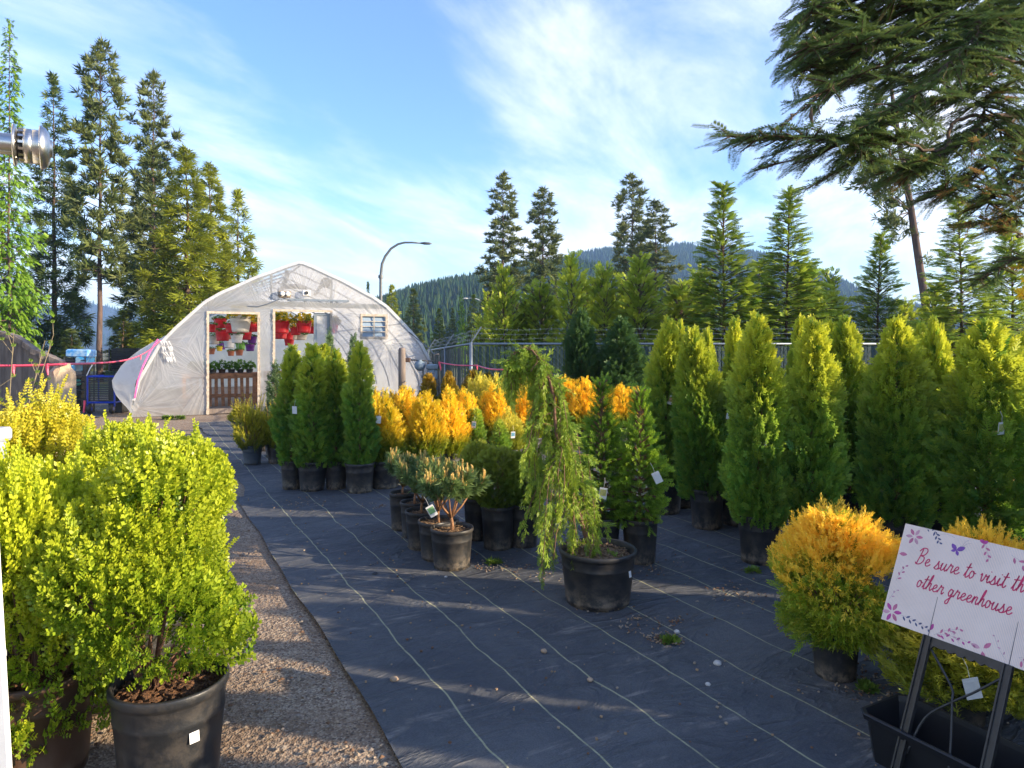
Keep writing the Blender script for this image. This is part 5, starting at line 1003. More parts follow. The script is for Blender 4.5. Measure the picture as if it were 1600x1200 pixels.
    for lb, px, py, w_, h_, mt in (('bright blue wrapped bale on top of the goods stack behind the post',127,552,.56,.20,bl),('blue and white carton under the bright blue bale',133,563,.30,.18,bl2),('pale blue carton on the left of the goods stack',117,574,.18,.22,bl2),('small turquoise bag low on the goods stack beside the post',116,598,.15,.16,simple('turquoise_bag',(.03,.42,.46),None,9,.5)),('dark grey carton in the middle of the goods stack beside the post',116,586,.17,.18,simple('grey_carton',(.16,.17,.18),None,9,.6))):
        c = X(px,py,17.3); m = MB(); m.box((0,0,0),(w_,.4,h_),None,0,.03); o = m.build('wrapped_goods',mt); o.location = c; o.rotation_euler = (0,R(random.uniform(-2,2)),R(random.uniform(-6,6))); tag(o,lb,'package','packages stacked behind the wooden post')
    m = MB()
    for x in (-.26,.26):
        for y in (-.18,.18): m.tube([(x,y,0),(x,y,1.42)],.018,5)
    for z in (.45,.68,.88,1.05,1.42): m.box((0,0,z-.11),(.56,.4,.02))
    o = m.build('goods_shelf',M['dark']); o.location = (X(124,0,17.3).x,17.3,0); tag(o,'dark open shelf carrying the blue packages behind the wooden post','shelf')
    c = thing('garden_cart','blue steel garden cart with black mesh panel and small wheels','cart',(X(165,0,17.2).x,17.2,0),R(8)); bm_ = simple('blue_cart_paint',(.015,.05,.42),(.01,.035,.3),10,.4); m = MB(); z0, z1 = .28, .92; hw = .31
    for x in (-hw,hw): m.tube([(x,-.25,z0-.1),(x,-.25,z1)],.022,6); m.tube([(x,.35,z0),(x,.35,z1)],.022,6); m.tube([(x,-.25,z1),(x,.35,z1)],.022,6); m.tube([(x,-.25,z0),(x,.35,z0)],.022,6)
    for z in (z0,z1): m.tube([(-hw,-.25,z),(hw,-.25,z)],.024,6); m.tube([(-hw,.35,z),(hw,.35,z)],.022,6)
    m.tube([(hw,-.25,z1),(hw+.35,-.1,z1+.02)],.018,6); m.build('frame',bm_,c); m = MB()
    for i in range(13): m.box((0,-.245,z0+.05+i*.045),(2*hw-.05,.012,.03))
    m.build('mesh_panel',M['dark'],c)
    for x in (-hw+.06,hw-.06):
        m = MB(); rt = Matrix.Rotation(R(90),3,'Y'); m.lathe([(0,-.035),(.06,-.035),(.12,-.03),(.13,0),(.12,.03),(.06,.035),(0,.035)],18,0,(x,-.25,.13),rt); wv = m.build('wheel',M['dark'],c,True); m = MB(); m.lathe([(0,-.04),(.045,-.04),(.045,.04),(0,.04)],12,0,(x,-.25,.13),rt); m.build('hub',bm_,wv)
    m = MB(); m.tube([(-hw-.05,-.32,.05),(-hw-.03,-.33,.34)],.025,6); o = m.build('handle',M['pink'],c); m = MB(); m.tube([(-hw,-.3,z1+.02),(-hw+.08,-.3,z1+.20),(-hw+.12,-.28,z1+.28)],.012,5); m.build('push_bar',M['white'],c)
    m = MB(); m.box((0,0,0),(.55,.4,.05),None,0,.01); 
    for i in range(30): m.box((random.uniform(-.25,.25),random.uniform(-.18,.18),.05),(.05,.05,.08),Matrix.Rotation(random.random(),3,'Z'))
    o = m.build('plant_tray',simple('tray_green',(.04,.07,.03),(.02,.02,.02),9,.8)); o.location = X(186,585,17.5); tag(o,'black tray of low green plants beside the greenhouse skirt above the cart','tray')
    m = MB(); m.box((0,0,.425),(.34,.34,.85),None,0,.01); o = m.build('crate_stand',M['dark']); k = X(186,585,17.5); o.location = (k.x,17.5,0); o.scale = (1,1,(k.z-.03)/.85); tag(o,'dark crate carrying the tray of low green plants by the greenhouse skirt','crate')
    m = MB(); m.box((0,0,.30),(.36,.3,.60),None,0,.015); m.box((0,0,.605),(.38,.32,.03),None,0,.006); o = m.build('utility_box',simple('grey_box',(.42,.46,.52),(.3,.33,.38),6,.5)); b = P(-62,HY,2.9); o.location = (b.x-.12,2.95,0); o.scale = (1,1,(EYE-(675-HY)/F*2.9)/.62); tag(o,'small pale grey utility box at the left edge between the box shrubs','box')
    # steel vent cap on its pipe and the white post of the building beside the camera
    v = thing('vent_cap','brushed steel wall vent with slotted collar and domed cap, upper left','vent',P(0,226,2.9)-Vector((math.cos(R(31)),math.sin(R(31)),0))*.35,R(31)); rt = Matrix.Rotation(R(89),3,'Y') @ Matrix.Rotation(R(0),3,'X'); k = 2.9/F; x0 = .35; def_ = lambda prof, nm, mt, sg=40: (lambda mm: (mm.lathe(prof,sg,0,(0,0,0),rt), mm.build(nm,mt,v,True)))(MB())
    def_([(0,-.3),(16.5*k,-.3),(16.5*k,x0+17*k)],'pipe',M['steel']); def_([(15*k,x0+16*k),(32*k,x0+17*k),(33*k,x0+19*k),(31.5*k,x0+20.5*k),(20*k,x0+24*k)],'flange',M['steel'])
    mm = MB()
    for i in range(16): a = 6.283*i/16; rr = Matrix.Rotation(a,3,'Z'); mm.box(rt @ (rr @ Vector((25*k,0,x0+28*k))),(.012,4*k,7*k),rt @ rr)
    mm.build('slot_bar',M['steel'],v)
    def_([(22*k,x0+24*k),(22*k,x0+32*k)],'collar',M['dark']); def_([(24.5*k,x0+30.5*k),(27*k,x0+31*k),(27*k,x0+41*k),(25.5*k,x0+42*k),(27*k,x0+43*k),(27*k,x0+53*k)],'drum',M['steel'])
    def_([(26*k,x0+52*k),(34*k,x0+52*k),(34.5*k,x0+54*k),(31*k,x0+60*k),(24*k,x0+64.5*k),(14*k,x0+66*k),(13.5*k,x0+68.5*k),(0,x0+69*k)],'cap',M['steel'])
    m = MB(); m.box((-2.95,2.9,1.9),(.12,1.6,3.8)); o = m.build('building_wall',simple('cream_siding',(.62,.58,.5),None,4,.7)); tag(o,'wall of the building left of the camera that carries the steel vent','wall')
    m = MB(); d = 1.25; a = P(-13,800,d); b = P(6,1134,d); e = (b-a).normalized(); t0 = a-e*.5; t1 = a+e*((a.z)/(-e.z)); m.tube([t0,t1],.009,4); o = m.build('white_rail',M['white']); tag(o,'slanting white metal rail at the very left edge beside the near box shrubs','rail')
left_corner()
# ------------------------------------------------------------------ potted plants (photo column, foot row, pot width, pot height, tip row, foliage width)
def box_plants():
    g = 'large potted box shrubs at the left'
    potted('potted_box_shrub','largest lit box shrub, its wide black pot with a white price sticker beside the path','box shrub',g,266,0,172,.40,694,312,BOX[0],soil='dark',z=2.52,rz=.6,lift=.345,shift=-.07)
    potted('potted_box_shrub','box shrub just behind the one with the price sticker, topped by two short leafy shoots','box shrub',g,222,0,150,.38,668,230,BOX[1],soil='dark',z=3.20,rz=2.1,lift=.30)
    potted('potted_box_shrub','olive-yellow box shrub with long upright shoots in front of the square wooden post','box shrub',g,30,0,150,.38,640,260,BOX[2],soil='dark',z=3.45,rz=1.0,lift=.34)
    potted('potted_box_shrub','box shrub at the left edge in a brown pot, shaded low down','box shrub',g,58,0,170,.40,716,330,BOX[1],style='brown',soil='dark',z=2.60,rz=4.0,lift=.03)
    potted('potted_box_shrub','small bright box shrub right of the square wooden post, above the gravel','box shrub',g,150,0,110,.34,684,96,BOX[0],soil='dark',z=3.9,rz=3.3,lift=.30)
    st = MB(); st.box((0,0,0),(.034,.0012,.036)); 
    for i, w_ in enumerate((.020,.024,.022,.016)): st.box((0,-.0012,.011-.0065*i),(w_,.0008,.0022),m=1)
    ps = [o for o in COL.objects if o.name.startswith('potted_box_shrub')][0]; pt = [c for c in ps.children if c.name.startswith('pot')][0]
    s = st.build('price_sticker',[M['white'],simple('print_grey',(.45,.42,.45),None,9,.6)],ps); L = Matrix.Rotation(-ps.rotation_euler[2],4,'Z'); a = R(-90+50); r = pt.scale[0]*.5*.935
    s.location = L @ Vector((math.cos(a)*r,math.sin(a)*r,pt.scale[2]*.62)); s.rotation_euler = (R(-7),0,-ps.rotation_euler[2]+a+R(90))
box_plants()
def rows():
    g = 'yellow-tipped yews by the greenhouse door'
    potted('potted_yew','yew with yellow shoots in a grey-blue pot, nearest of the yews by the door','yew',g,394,728,31,.27,612,52,YW[0],style='grey')
    potted('potted_yew','yew with yellow shoots right of the grey-blue pot, partly behind the thujas','yew',g,432,726,30,.27,620,46,YW[1],tags=((438,668,'white',0),))
    potted('potted_yew','dark yew standing farther back at the door behind the grey-blue pot','yew',g,378,684,26,.30,622,38,YW[1])
    potted('potted_yew','yew between the two front yews, a step back','yew',g,415,706,27,.27,628,40,YW[0])
    g = 'columnar thujas before the greenhouse front'; D = 'dusty'
    potted('potted_thuja','columnar thuja leftmost in the row before the greenhouse, in a narrow double pot','thuja',g,456,767,35,.33,541,50,TC[0],style=D)
    potted('potted_thuja','columnar thuja with a large white tag, second in the row before the greenhouse','thuja',g,488,771,45,.34,538,58,TC[1],tags=((460,640,'white',.05),))
    potted('potted_thuja','columnar thuja third in the row before the greenhouse, set back between two others','thuja',g,525,768,36,.33,548,50,TC[2],style=D)
    potted('potted_thuja','columnar thuja fourth in the row before the greenhouse, with the sharpest tip','thuja',g,562,775,46,.34,536,48,TC[0],style=D)
    potted('potted_thuja','columnar thuja in the back rank behind the second and third of the row','thuja',g,506,748,40,.33,538,46,TC[1])
    g = 'slim grey-green junipers behind the columnar thujas'
    potted('potted_juniper','slim juniper behind the third columnar thuja, tallest of the junipers','juniper',g,515,735,36,.33,519,28,JC[0])
    potted('potted_juniper','slim juniper behind the fourth columnar thuja','juniper',g,553,735,36,.33,523,30,JC[1])
    potted('potted_juniper','slim juniper left of the row, against the greenhouse door jamb','juniper',g,430,716,34,.33,566,28,JC[0])
    g = 'golden thujas in the middle bed'
    gold = ((601,768,50,608,70,0,'golden thuja nearest the fourth columnar thuja',((592,655,'white',.1),)),(630,752,46,602,66,1,'golden thuja with the broadest bright top in the middle bed',((653,690,'white',.2),)),(668,760,46,612,66,2,'golden thuja directly behind the dwarf pines',()),(702,752,46,606,70,0,'golden thuja rightmost in the front of the bed, left of the blue pot',()),(655,730,44,616,50,1,'golden thuja set back between the broadest and the one behind the dwarf pines',()),(724,742,46,606,56,1,'golden thuja beside the white picture tag, before the lime junipers',()),(771,726,46,600,60,2,'golden thuja among the lime junipers above the globe thujas',()),(826,722,46,604,58,0,'golden thuja seen through the drooping boughs left of the cypress stem',()),(590,742,44,612,44,2,'golden thuja glimpsed between the thuja row and the golden bed',()))
    for px, pb, pw, tp, wd, k, lb, tg in gold: potted('potted_golden_thuja',lb,'golden thuja',g,px,pb,pw,.33,tp,wd,G[k],style=D if px < 605 else 'black',tags=tg)
    g = 'olive-orange thujas at the back of the middle bed'
    for px, pb, tp, wd, k, lb in ((669,682,584,40,0,'olive thuja leftmost in the back row, under the gas meter'),(702,684,582,42,1,'olive thuja second in the back row, under the pink tape'),(738,682,578,46,0,'orange-topped thuja highest in the back row'),(762,680,582,40,1,'olive thuja right of the highest one in the back row'),(790,684,584,40,0,'olive thuja under the right end of the pink tape'),(812,686,598,32,1,'olive thuja left of the weeping cypress tip')): potted('potted_olive_thuja',lb,'olive thuja',g,px,pb,34,.30,tp,wd,OL[k])
    g = 'orange-gold thujas behind the weeping cypress'
    for px, pb, tp, wd, k, lb in ((884,700,588,58,1,'orange-gold thuja just right of the weeping cypress stem'),(914,704,590,56,2,'orange-gold thuja second right of the weeping cypress stem'),(944,702,598,56,0,'orange-gold thuja behind the left spruce leader'),(992,700,604,44,2,'orange-gold thuja rightmost of the band, beside the tall dark thuja'),(970,700,600,50,1,'orange-gold thuja between the two spruces'),(842,696,600,46,2,'orange-gold thuja behind the drooping cypress boughs')): potted('potted_golden_thuja',lb,'golden thuja',g,px,pb,36,.32,tp,wd,G[k])
    g = 'lime junipers in the middle bed'
    for px, pb, tp, wd, k, lb in ((748,712,588,74,0,'spiky lime-yellow juniper left in the middle bed'),(778,716,588,80,1,'spiky lime-yellow juniper in the centre of the middle bed'),(812,712,592,74,0,'lime juniper beside the cypress, rightmost'),(795,740,638,60,1,'lower bright lime juniper in front of the others')): potted('potted_lime_juniper',lb,'juniper',g,px,pb,44,.30,tp,wd,LI[k],tags=((802,680,'blue',0),) if pb == 740 else ())
    g = 'green thujas behind the globe thujas'
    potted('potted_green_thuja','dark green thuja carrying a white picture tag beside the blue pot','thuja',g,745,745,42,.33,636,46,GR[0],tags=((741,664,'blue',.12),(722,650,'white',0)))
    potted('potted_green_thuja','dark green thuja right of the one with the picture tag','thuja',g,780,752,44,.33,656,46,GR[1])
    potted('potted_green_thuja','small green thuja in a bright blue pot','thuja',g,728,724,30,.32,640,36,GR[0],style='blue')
    g = 'clipped globe thujas in black pots'
    potted('potted_globe_thuja','globe thuja on the left, smaller and higher, behind the dwarf pines','globe thuja',g,746,850,44,.36,690,56,GL[0])
    potted('potted_globe_thuja','larger globe thuja in a wide pot left of the weeping cypress','globe thuja',g,778,866,54,.36,700,84,GL[1])
    potted('potted_globe_thuja','globe thuja half hidden behind the cypress boughs','globe thuja',g,818,862,50,.36,706,70,GL[0])
    g = 'dwarf pines with tan candles in one line'
    potted('potted_dwarf_pine','nearest dwarf pine with forked orange trunk in a black pot','pine',g,706,897,68,.30,716,98,MG[0],rz=1.1,tags=((668,795,'green',-.5),),lift=.27)
    potted('potted_dwarf_pine','second dwarf pine from the front, its pot overlapped by the nearest one','pine',g,685,882,64,.30,712,80,MG[1],rz=2.0,lift=.27)
    potted('potted_dwarf_pine','third dwarf pine from the front, in the middle of the line','pine',g,659,864,52,.31,706,76,MG[0],rz=3.4,lift=.28)
    potted('potted_dwarf_pine','fourth dwarf pine from the front','pine',g,648,846,46,.31,702,62,MG[1],rz=4.4,lift=.28)
    potted('potted_dwarf_pine','farthest dwarf pine, in a tall narrow pot at the end of the line','pine',g,629,834,42,.34,696,60,MG[0],rz=5.0,lift=.30)
    g = 'young spruces beside the weeping cypress'
    potted('potted_spruce','young spruce behind the big cypress pot, with a picture tag and pale leader','spruce',g,940,884,60,.34,604,104,SPR[0],tags=((944,766,'pic',.12),),rz=.5)
    potted('potted_spruce','dark young spruce right of the big cypress pot, with a white tag','spruce',g,1000,888,57,.34,616,98,SPR[1],tags=((1021,742,'white',-.45),),rz=2.5)
    # right hand block of cone shaped thujas
    g = 'cone thujas of the right hand block'
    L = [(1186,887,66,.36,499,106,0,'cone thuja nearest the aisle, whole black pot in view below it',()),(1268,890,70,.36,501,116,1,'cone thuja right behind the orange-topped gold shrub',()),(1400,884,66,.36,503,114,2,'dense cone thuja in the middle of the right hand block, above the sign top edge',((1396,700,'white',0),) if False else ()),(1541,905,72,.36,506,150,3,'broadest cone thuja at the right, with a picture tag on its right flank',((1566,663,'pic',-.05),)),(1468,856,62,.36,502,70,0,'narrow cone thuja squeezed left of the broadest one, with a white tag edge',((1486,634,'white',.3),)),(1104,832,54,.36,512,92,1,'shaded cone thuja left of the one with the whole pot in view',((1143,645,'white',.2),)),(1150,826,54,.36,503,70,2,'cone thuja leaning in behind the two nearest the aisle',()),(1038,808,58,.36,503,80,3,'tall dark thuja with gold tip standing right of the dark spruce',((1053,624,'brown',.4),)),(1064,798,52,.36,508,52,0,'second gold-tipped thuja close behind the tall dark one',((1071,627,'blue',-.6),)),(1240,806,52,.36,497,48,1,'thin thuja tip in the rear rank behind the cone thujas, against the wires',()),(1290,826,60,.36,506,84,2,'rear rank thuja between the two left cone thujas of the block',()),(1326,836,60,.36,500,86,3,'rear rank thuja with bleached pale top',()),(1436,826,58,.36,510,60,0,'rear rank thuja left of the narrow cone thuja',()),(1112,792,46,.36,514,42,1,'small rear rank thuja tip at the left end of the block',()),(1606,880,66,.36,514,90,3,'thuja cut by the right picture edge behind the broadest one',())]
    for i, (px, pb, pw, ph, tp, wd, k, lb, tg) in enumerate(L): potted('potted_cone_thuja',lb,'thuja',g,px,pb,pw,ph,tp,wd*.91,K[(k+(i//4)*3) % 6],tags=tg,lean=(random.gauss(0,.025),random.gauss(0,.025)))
    for i, (x, y, h) in enumerate(((3.75,4.35,1.72),(4.45,4.1,1.75),(4.1,3.5,1.7),(4.9,3.2,1.75),(4.2,2.75,1.65),(4.9,5.0,1.8),(5.0,2.2,1.7),(4.3,1.9,1.55),(5.6,3.9,1.8),(3.9,1.3,1.75),(4.6,.9,1.8),(3.6,.5,1.7),(5.3,1.5,1.8),(4.2,.25,1.75),(5.9,2.8,1.85),(5.0,.3,1.8),(3.0,1.6,1.7),(3.15,2.1,1.65),(3.2,1.1,1.75),(3.35,2.65,1.6),(3.55,3.1,1.65),(2.9,.6,1.7))):     # unseen thujas added past the right edge, placed and sized to shade the aisle
        potted('potted_cone_thuja','unseen cone thuja added beyond the right edge of the view to shade the aisle','thuja',g,0,0,66*4.85/y,.36,HY-(h*.94-EYE)*F/y,.52*F/y,K[i % 6],z=y,X=x)
    g = 'dark cedars in front of the chain link fence'
    for px, d, top, wd, k, lb in ((908,12.6,486,66,0,'dark cedar before the fence, left of the two'),(972,12.4,500,84,1,'wider dark cedar before the fence, right of the two')):
        potted('fence_cedar',lb,'cedar',g,px,0,40,.3,top,wd,DK[k],z=d)
    g = 'orange-topped gold thujas near the sign'
    potted('potted_gold_shrub','round gold shrub with glowing orange top in a small black pot left of the sign','golden thuja',g,1305,1074,73,.245,804,160,GF[0],rz=.4,lift=.22)
    potted('potted_gold_shrub','gold shrub behind the sign, orange antler-like tips above its top edge','golden thuja',g,1530,1090,80,.25,836,124,GF[1],z=3.15,rz=2.2,lift=.2)
    potted('potted_gold_shrub','gold shrub at the right picture edge behind the sign','golden thuja',g,1622,1090,80,.25,862,140,GF[0],z=3.3,rz=4.2,lift=.2)
    potted('potted_lime_shrub','low yellow-green shrub seen under and between the legs of the sign','juniper',None,1500,1120,80,.22,930,260,LI[0],z=2.95,rz=1.2,lift=.14,tags=((1513,1060,'white',-.28),))
rows()
def weeping():
    f, t, ox, d = weeping_proto(); o = thing('potted_weeping_cypress','weeping cypress with nodding tip and drooping green boughs in the widest aisle pot','weeping cypress',(ox,d,.006)); dia = .488; h = .345
    p = link('pot',POT['black'],o); p.scale = (dia,dia,h); s = link('soil',SOIL['tan'],o); s.scale = (dia*.9,dia*.9,dia); s.location = (0,0,h*.85); link('foliage',f,o); link('trunk',t,o)
    m = MB(); a = R(-90+52); r = dia*.5*.93; m.box((0,0,0),(.026,.0012,.045)); k = m.build('price_sticker',M['white'],o); k.location = (math.cos(a)*r,math.sin(a)*r,h*.66); k.rotation_euler = (R(-8),0,a+R(90))
    m = MB()
    for i in range(8): b = 6.283*i/8+.3; m.box((math.cos(b)*dia*.392,math.sin(b)*dia*.392,.022),(.034,.012,.03),Matrix.Rotation(b+R(90),3,'Z'))
    m.build('drain_hole',M['dark'],o)
weeping()
# ------------------------------------------------------------------ the sign in its planter box
def sign():
    o0 = Vector((1.623,2.85,.88)); ex = Vector((.478,-.878,0)).normalized(); dn = Vector((-.88*.162,-.48*.162,-.363)); LH = dn.length; ey = -dn.normalized(); nz = ex.cross(ey).normalized(); W_, H_ = .610, LH
    if nz.dot(Vector((0,0,EYE))-o0) < 0: nz = -nz
    Q = lambda x, y, e=0.0: o0+ex*x+ey*(y-H_)+nz*e                   # board coordinates, origin bottom left
    root = thing('yard_sign','tilted white sign reading Be sure to visit the other greenhouse, with painted flowers','sign',(o0.x,o0.y,0)); off = Vector((o0.x,o0.y,0)); q = lambda x,y,e=0.0: Q(x,y,e)-off
    m = MB(); m.prism([(0,0),(W_,0),(W_,H_),(0,H_)],q(0,0,0),ex,ey,-nz,.0045)
    bt = NT('corrugated_board'); v = bt.co((1,1,1),rand=False); n = bt.noise(v,6,4,.6); bt.base(bt.mix(bt.ramp(n,.35,.7),(.86,.69,.58),(.80,.63,.53)),.42); bt.mat.name = 'corrugated_board'; m.build('board',bt.mat,root)
    m = MB()                                                        # the flutes of the board show as fine ridges
    for i in range(1,120): m.prism([(-.0006,0),(.0006,0),(.0006,H_),(-.0006,H_)],q(W_*i/120,0,.0002),ex,ey,nz,.0002)
    m.build('flute',simple('flute_line',(.69,.63,.61),None,9,.5),root)
    cols = {'pink':(.62,.025,.12),'rose':(.58,.16,.28),'pale':(.66,.34,.42),'navy':(.09,.10,.20),'violet':(.20,.07,.36),'mag':(.52,.06,.30),'stem':(.48,.40,.44)}; MM = {k: simple('print_'+k,c,None,30,.5) for k,c in cols.items()}
    def ribbon(mb, pts, wd, e=.0008):
        pts = [Vector((a,b)) for a,b in pts]; n = len(pts); vs = []
        for i in range(n):
            t = pts[min(i+1,n-1)]-pts[max(i-1,0)]; t = t.normalized() if t.length > 0 else Vector((1,0)); k = Vector((-t.y,t.x))*wd*.5*(1 if 0 < i < n-1 else .45); vs += [q(pts[i].x+k.x,pts[i].y+k.y,e),q(pts[i].x-k.x,pts[i].y-k.y,e)]
        mb.add(vs,[(2*i,2*i+1,2*i+3,2*i+2) for i in range(n-1)])
    def smooth(p, n=7):
        out = []
        for i in range(len(p)-1):
            p0, p1, p2, p3 = [Vector(p[max(0,min(len(p)-1,i+k))]) for k in (-1,0,1,2)]
            for j in range(n): u = j/n; out.append(.5*((2*p1)+(p2-p0)*u+(2*p0-5*p1+4*p2-p3)*u*u+(3*p1-p0-3*p2+p3)*u**3))
        return [tuple(x) for x in out]+[p[-1]]
    # handwriting: x-height 1, baseline 0, strokes per letter and advance
    G_ = {'B':([[(.28,2.2),(.18,1.2),(.02,-.05)],[(-.15,1.75),(.2,2.25),(.75,2.3),(.95,1.9),(.7,1.4),(.25,1.2),(.75,1.1),(.85,.6),(.5,.1),(0,0),(-.2,.25)]],1.15),
     'e':([[(0,.35),(.35,.5),(.55,.8),(.42,1.0),(.2,.85),(.12,.4),(.3,.05),(.6,.12),(.85,.4)]],.82),
     's':([[(0,.05),(.3,.6),(.42,1.12),(.45,.8),(.62,.35),(.5,.02),(.2,.0),(.1,.15)],[(.5,.02),(.75,.15),(.9,.35)]],.85),
     'u':([[(0,.5),(.15,1.0),(.1,.4),(.22,.02),(.5,.25),(.68,1.0),(.62,.35),(.75,.02),(1.0,.35)]],.98),
     'r':([[(0,.05),(.22,.9),(.28,1.15),(.35,.9),(.62,.95),(.58,.4),(.68,.02),(.92,.35)]],.88),
     't':([[(.05,.1),(.3,1.0),(.42,1.9),(.25,.7),(.3,.05),(.5,.05),(.68,.35)],[(0,1.28),(.4,1.32),(.75,1.4)]],.68),
     'o':([[(.5,.9),(.2,.95),(.06,.45),(.25,.02),(.55,.3),(.55,.8),(.42,.98),(.5,.78),(.85,.75)]],.82),
     'v':([[(0,.75),(.16,1.0),(.2,.4),(.32,.02),(.55,.4),(.62,.98),(.7,.78),(.92,.8)]],.86),
     'i':([[(0,.35),(.18,1.0),(.12,.35),(.24,.02),(.5,.35)],[(.27,1.42),(.31,1.52)]],.50),
     'h':([[(0,.25),(.32,1.3),(.40,2.1),(.25,1.9),(.12,.9),(.03,0)],[(.06,.3),(.3,.9),(.5,.95),(.48,.4),(.6,.02),(.85,.35)]],.84),
     'g':([[(.5,.85),(.25,1.0),(.06,.5),(.25,.05),(.5,.4),(.6,.98),(.52,.1),(.4,-.85),(.15,-1.0),(.05,-.7),(.4,-.2),(.85,.35)]],.84),
     'n':([[(0,.4),(.14,1.0),(.12,.5),(.06,0)],[(.08,.4),(.32,.95),(.52,.9),(.5,.4),(.62,.02),(.88,.35)]],.88)}
    def write(mb, s, x, y, size, slope=0.0, wd=.0036):
        for ch in s:
            if ch == ' ': x += .62*size; continue
            st, adv = G_[ch]
            for k in st: ribbon(mb,smooth([(x+(a+.16*b)*size, y+b*size*1.12) for a,b in k]),wd)
            x += adv*size
        return x
    xx = .080
    for wd_t in ('Be','sure','to','visit','the'): tx = MB(); xx = write(tx,wd_t,xx,.250,.0262,wd=.0042)+.62*.0262; tx.build('lettering',MM['pink'],root)
    xx = .100
    for wd_t in ('other','greenhouse'): tx = MB(); xx = write(tx,wd_t,xx,.163,.0255,wd=.0042)+.62*.0255; tx.build('lettering',MM['pink'],root)
    def leafp(mb, x, y, a, l, wd, e=.0006): ca, sa = math.cos(a), math.sin(a); pr = [(0,0),(.25,.38),(.55,.5),(.85,.28),(1,0),(.85,-.28),(.55,-.5),(.25,-.38)]; mb.face([q(x+(u*l)*ca-(v_*wd)*sa, y+(u*l)*sa+(v_*wd)*ca, e) for u,v_ in pr])
    KEYS = list(cols); PM_ = [MM[k] for k in KEYS]
    class Layer:
        def __init__(s): s.cur = MB()
        def __getitem__(s, k): s.k = KEYS.index(k); return s
        def face(s, pts): s.cur.face(pts, s.k)
        def add(s, v, f): s.cur.add(v, f, s.k)
        def flush(s, nm):
            if s.cur.v: s.cur.build(nm, PM_, root)
            s.cur = MB()
    fl = Layer()
    def flower(x, y, r, c, n=6, a0=.3, cs=None):
        for i in range(n): a = a0+6.283*i/n; leafp(fl[(cs or [c])[i % len(cs or [c])]],x+math.cos(a)*r*.18,y+math.sin(a)*r*.18,a,r*.9,r*.42)
        fl.flush('printed_flower')
    def sprig(x, y, a, L, c, n=6, lw=.016):
        ca, sa = math.cos(a), math.sin(a); ribbon(fl['stem'],smooth([(x,y),(x+ca*L*.5-sa*L*.06,y+sa*L*.5+ca*L*.06),(x+ca*L,y+sa*L)]),.0010,.0005)
        for i in range(n): u = (i+.8)/n; s = 1 if i % 2 else -1; leafp(fl[c],x+ca*L*u,y+sa*L*u,a+s*.75,lw*(1.1-.4*u),lw*.42)
        fl.flush('printed_sprig')
    flower(.048,.353,.032,'pale',6,.1,['rose','pale']); flower(.035,.040,.036,'mag',6,.2,['mag','rose','mag','pale'])
    leafp(fl['rose'],.006,.272,.1,.032,.016); fl.flush('printed_leaf'); sprig(.02,.16,1.25,.075,'rose',5,.017); sprig(.012,.085,1.1,.05,'pale',3,.013)
    sprig(.118,.398,-1.0,.055,'navy',6,.018); sprig(.078,.396,-.1,.05,'navy',3,.012); ribbon(fl['stem'],smooth([(.14,.386),(.17,.392),(.20,.385)]),.001,.0005); fl.flush('printed_sprig')
    sprig(.070,.040,-.15,.115,'navy',9,.018); leafp(fl['mag'],.190,.022,1.35,.028,.013); fl.flush('printed_leaf')
    sprig(.205,.010,.55,.10,'rose',7,.019); sprig(.215,.018,.05,.13,'mag',7,.017); sprig(.30,.012,2.4,.05,'pale',4,.014)
    flower(.372,.020,.036,'rose',3,.9,['rose','pale']); sprig(.45,.012,2.2,.085,'pale',4,.012); sprig(.485,.036,.05,.10,'mag',6,.020); sprig(.485,.036,-.7,.05,'rose',3,.022); flower(.56,.03,.03,'rose',5,.3)
    sprig(.300,.398,-1.15,.07,'rose',5,.020); leafp(fl['mag'],.285,.400,-.4,.022,.014); fl.flush('printed_leaf'); leafp(fl['mag'],.315,.400,-2.6,.022,.014); fl.flush('printed_leaf')
    sprig(.395,.372,-.55,.15,'rose',8,.022); sprig(.42,.355,.25,.13,'rose',6,.02); leafp(fl['rose'],.46,.395,-.5,.04,.018); fl.flush('printed_leaf'); leafp(fl['rose'],.53,.395,-.2,.04,.018); fl.flush('printed_leaf'); sprig(.56,.25,1.2,.1,'mag',6,.02); flower(.575,.34,.03,'pale',6)
    for a, l in ((2.35,.030),(.55,.034),(3.5,.020),(-1.1,.022)): leafp(fl['violet'],.214,.340,a+0,l,l*.55,.0009)
    ribbon(fl['stem'],smooth([(.230,.35),(.245,.372),(.262,.378)]),.001,.0007); ribbon(fl['stem'],smooth([(.229,.352),(.238,.378),(.250,.388)]),.001,.0007)
    fl.flush('printed_butterfly')
    # black stake: two legs, cross brace, and the wires that run up inside the board
    st = simple('stake_plastic',(.018,.018,.019),(.03,.03,.03),30,.38); x0, x1 = .188, .462; wl = .030; L_ = (o0.z-H_*.91)/abs(ey.z)
    for x in (x0,x1):
        m = MB(); m.prism([(x-wl/2,-.50),(x+wl/2,-.50),(x+wl/2,.0),(x-wl/2,.0)],q(0,0,.004),ex,ey,-nz,.012); m.prism([(x-wl/2,-.50),(x-wl/2+.006,-.50),(x-wl/2+.006,0),(x-wl/2,0)],q(0,0,.010),ex,ey,-nz,.006); m.prism([(x+wl/2-.006,-.50),(x+wl/2,-.50),(x+wl/2,0),(x+wl/2-.006,0)],q(0,0,.010),ex,ey,-nz,.006); m.build('leg',st,root)
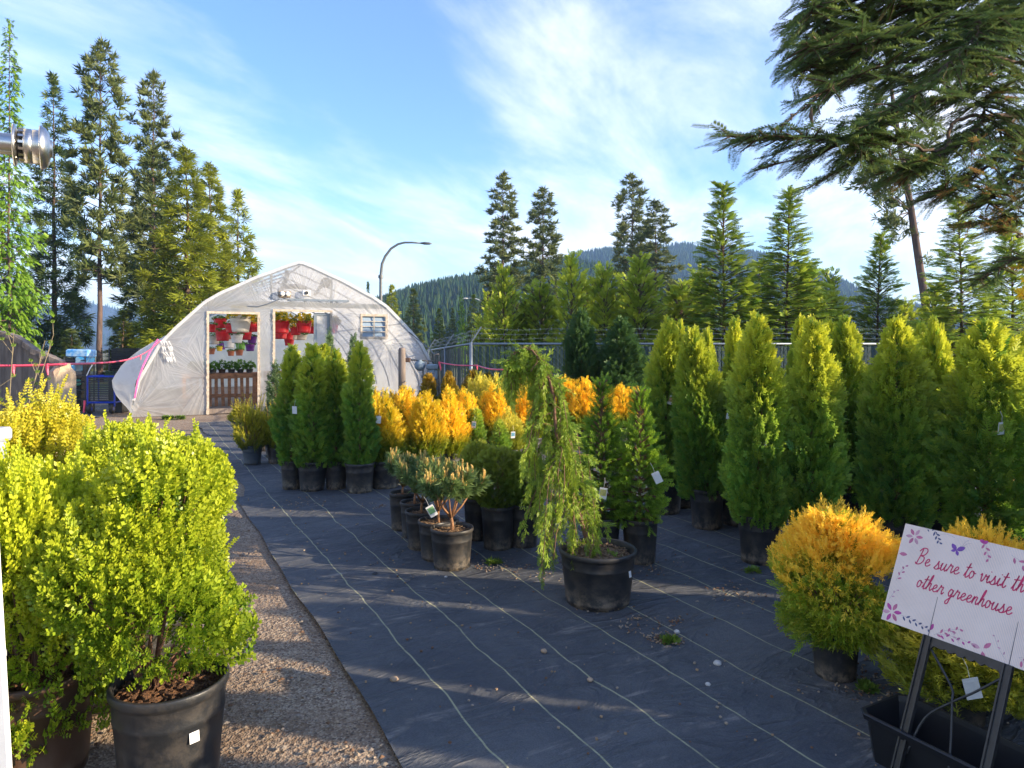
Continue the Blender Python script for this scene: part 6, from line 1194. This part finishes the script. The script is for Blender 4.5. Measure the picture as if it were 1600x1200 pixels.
    m = MB(); pts = [(x0-wl/2,.001),(x1+wl/2,.001)]; n = 22; lo = [(x1-wl/2-(x1-x0-wl)*i/n, -.030-.006*math.cos(i*math.pi*2*7/n)*(1 if 3 < i < n-3 else .2)-(.016 if i in (0,n) else 0)) for i in range(n+1)]; m.prism(pts+[(x1+wl/2,-.05),(x1-wl/2,-.05)]+lo+[(x0+wl/2,-.05),(x0-wl/2,-.05)],q(0,0,.0035),ex,ey,-nz,.011); m.build('crosspiece',st,root)
    m = MB()
    for a in (((x0+.01,-.035),(.30,-.14),(.315,-.19),(.34,-.32),(.36,-.46)),((x1-.01,-.045),(.375,-.13),(.315,-.19),(.24,-.28),(x0+.02,-.42))):
        m.tube([q(x,y,-.004) for x,y in smooth(a,4)],.0045,6)
    m.build('brace',st,root,True)
    wm = simple('pencil_grey',(.16,.16,.18),None,9,.5)
    for x in (x0,x1): m = MB(); m.tube([q(x,0,.0006),q(x,.15,.0006)],[.0016,.0008],5); m.build('wire_mark',wm,root)
    0 and m.build('wire_mark',simple('pencil_grey',(.16,.16,.18),None,9,.5),root)
    # planter box the stake is pushed into
    Lc, Bc, Rc = Vector((1.335,2.676,0)), Vector((1.600,2.785,0)), None; e1 = Vector((.478,-.878,0)).normalized(); e2 = Vector((.878,.478,0)).normalized(); c0 = Lc; w1, w2, h = .62, .287, .20
    b = thing('planter_box','empty black plastic planter box holding the legs of the sign','planter',(c0.x,c0.y,.004)); m = MB()
    def ring(i, z, ch=.03): a = [(ch+i,i),(w1-ch-i,i),(w1-i,ch+i),(w1-i,w2-ch-i),(w1-ch-i,w2-i),(ch+i,w2-i),(i,w2-ch-i),(i,ch+i)]; return [e1*x+e2*y+Vector((0,0,z)) for x,y in a]
    lv = [ring(.03,0),ring(.012,h-.025),ring(.0,h-.022),ring(-.004,h-.004),ring(0,h),ring(.010,h),ring(.014,h-.02),ring(.038,.012)]; vs = [v for l in lv for v in l]
    m.add(vs,[(l*8+i,l*8+(i+1)%8,l*8+8+(i+1)%8,l*8+8+i) for l in range(len(lv)-1) for i in range(8)]+[tuple(range(7,-1,-1)),tuple(range(56,64))]); m.build('box_shell',M['pot_plain'],b)
sign()
# ------------------------------------------------------------------ air between here and the hills
def haze():
    m = MB(); m.box((0,1150,72.0),(5200,2700,150)); t = NT('haze_air'); t.N.remove(t.bsdf); v = t.n('VolumePrincipled'); v.inputs['Color'].default_value = (.36,.58,1,1); v.inputs['Density'].default_value = HAZE; v.inputs['Anisotropy'].default_value = .2
    t.L.new(v.outputs[0],t.out.inputs['Volume']); o = m.build('haze',t.mat); o['kind'] = 'stuff'; o['label'] = 'thin blue air haze over the valley'; o.display_type = 'WIRE'
HAZE = .00040
haze()
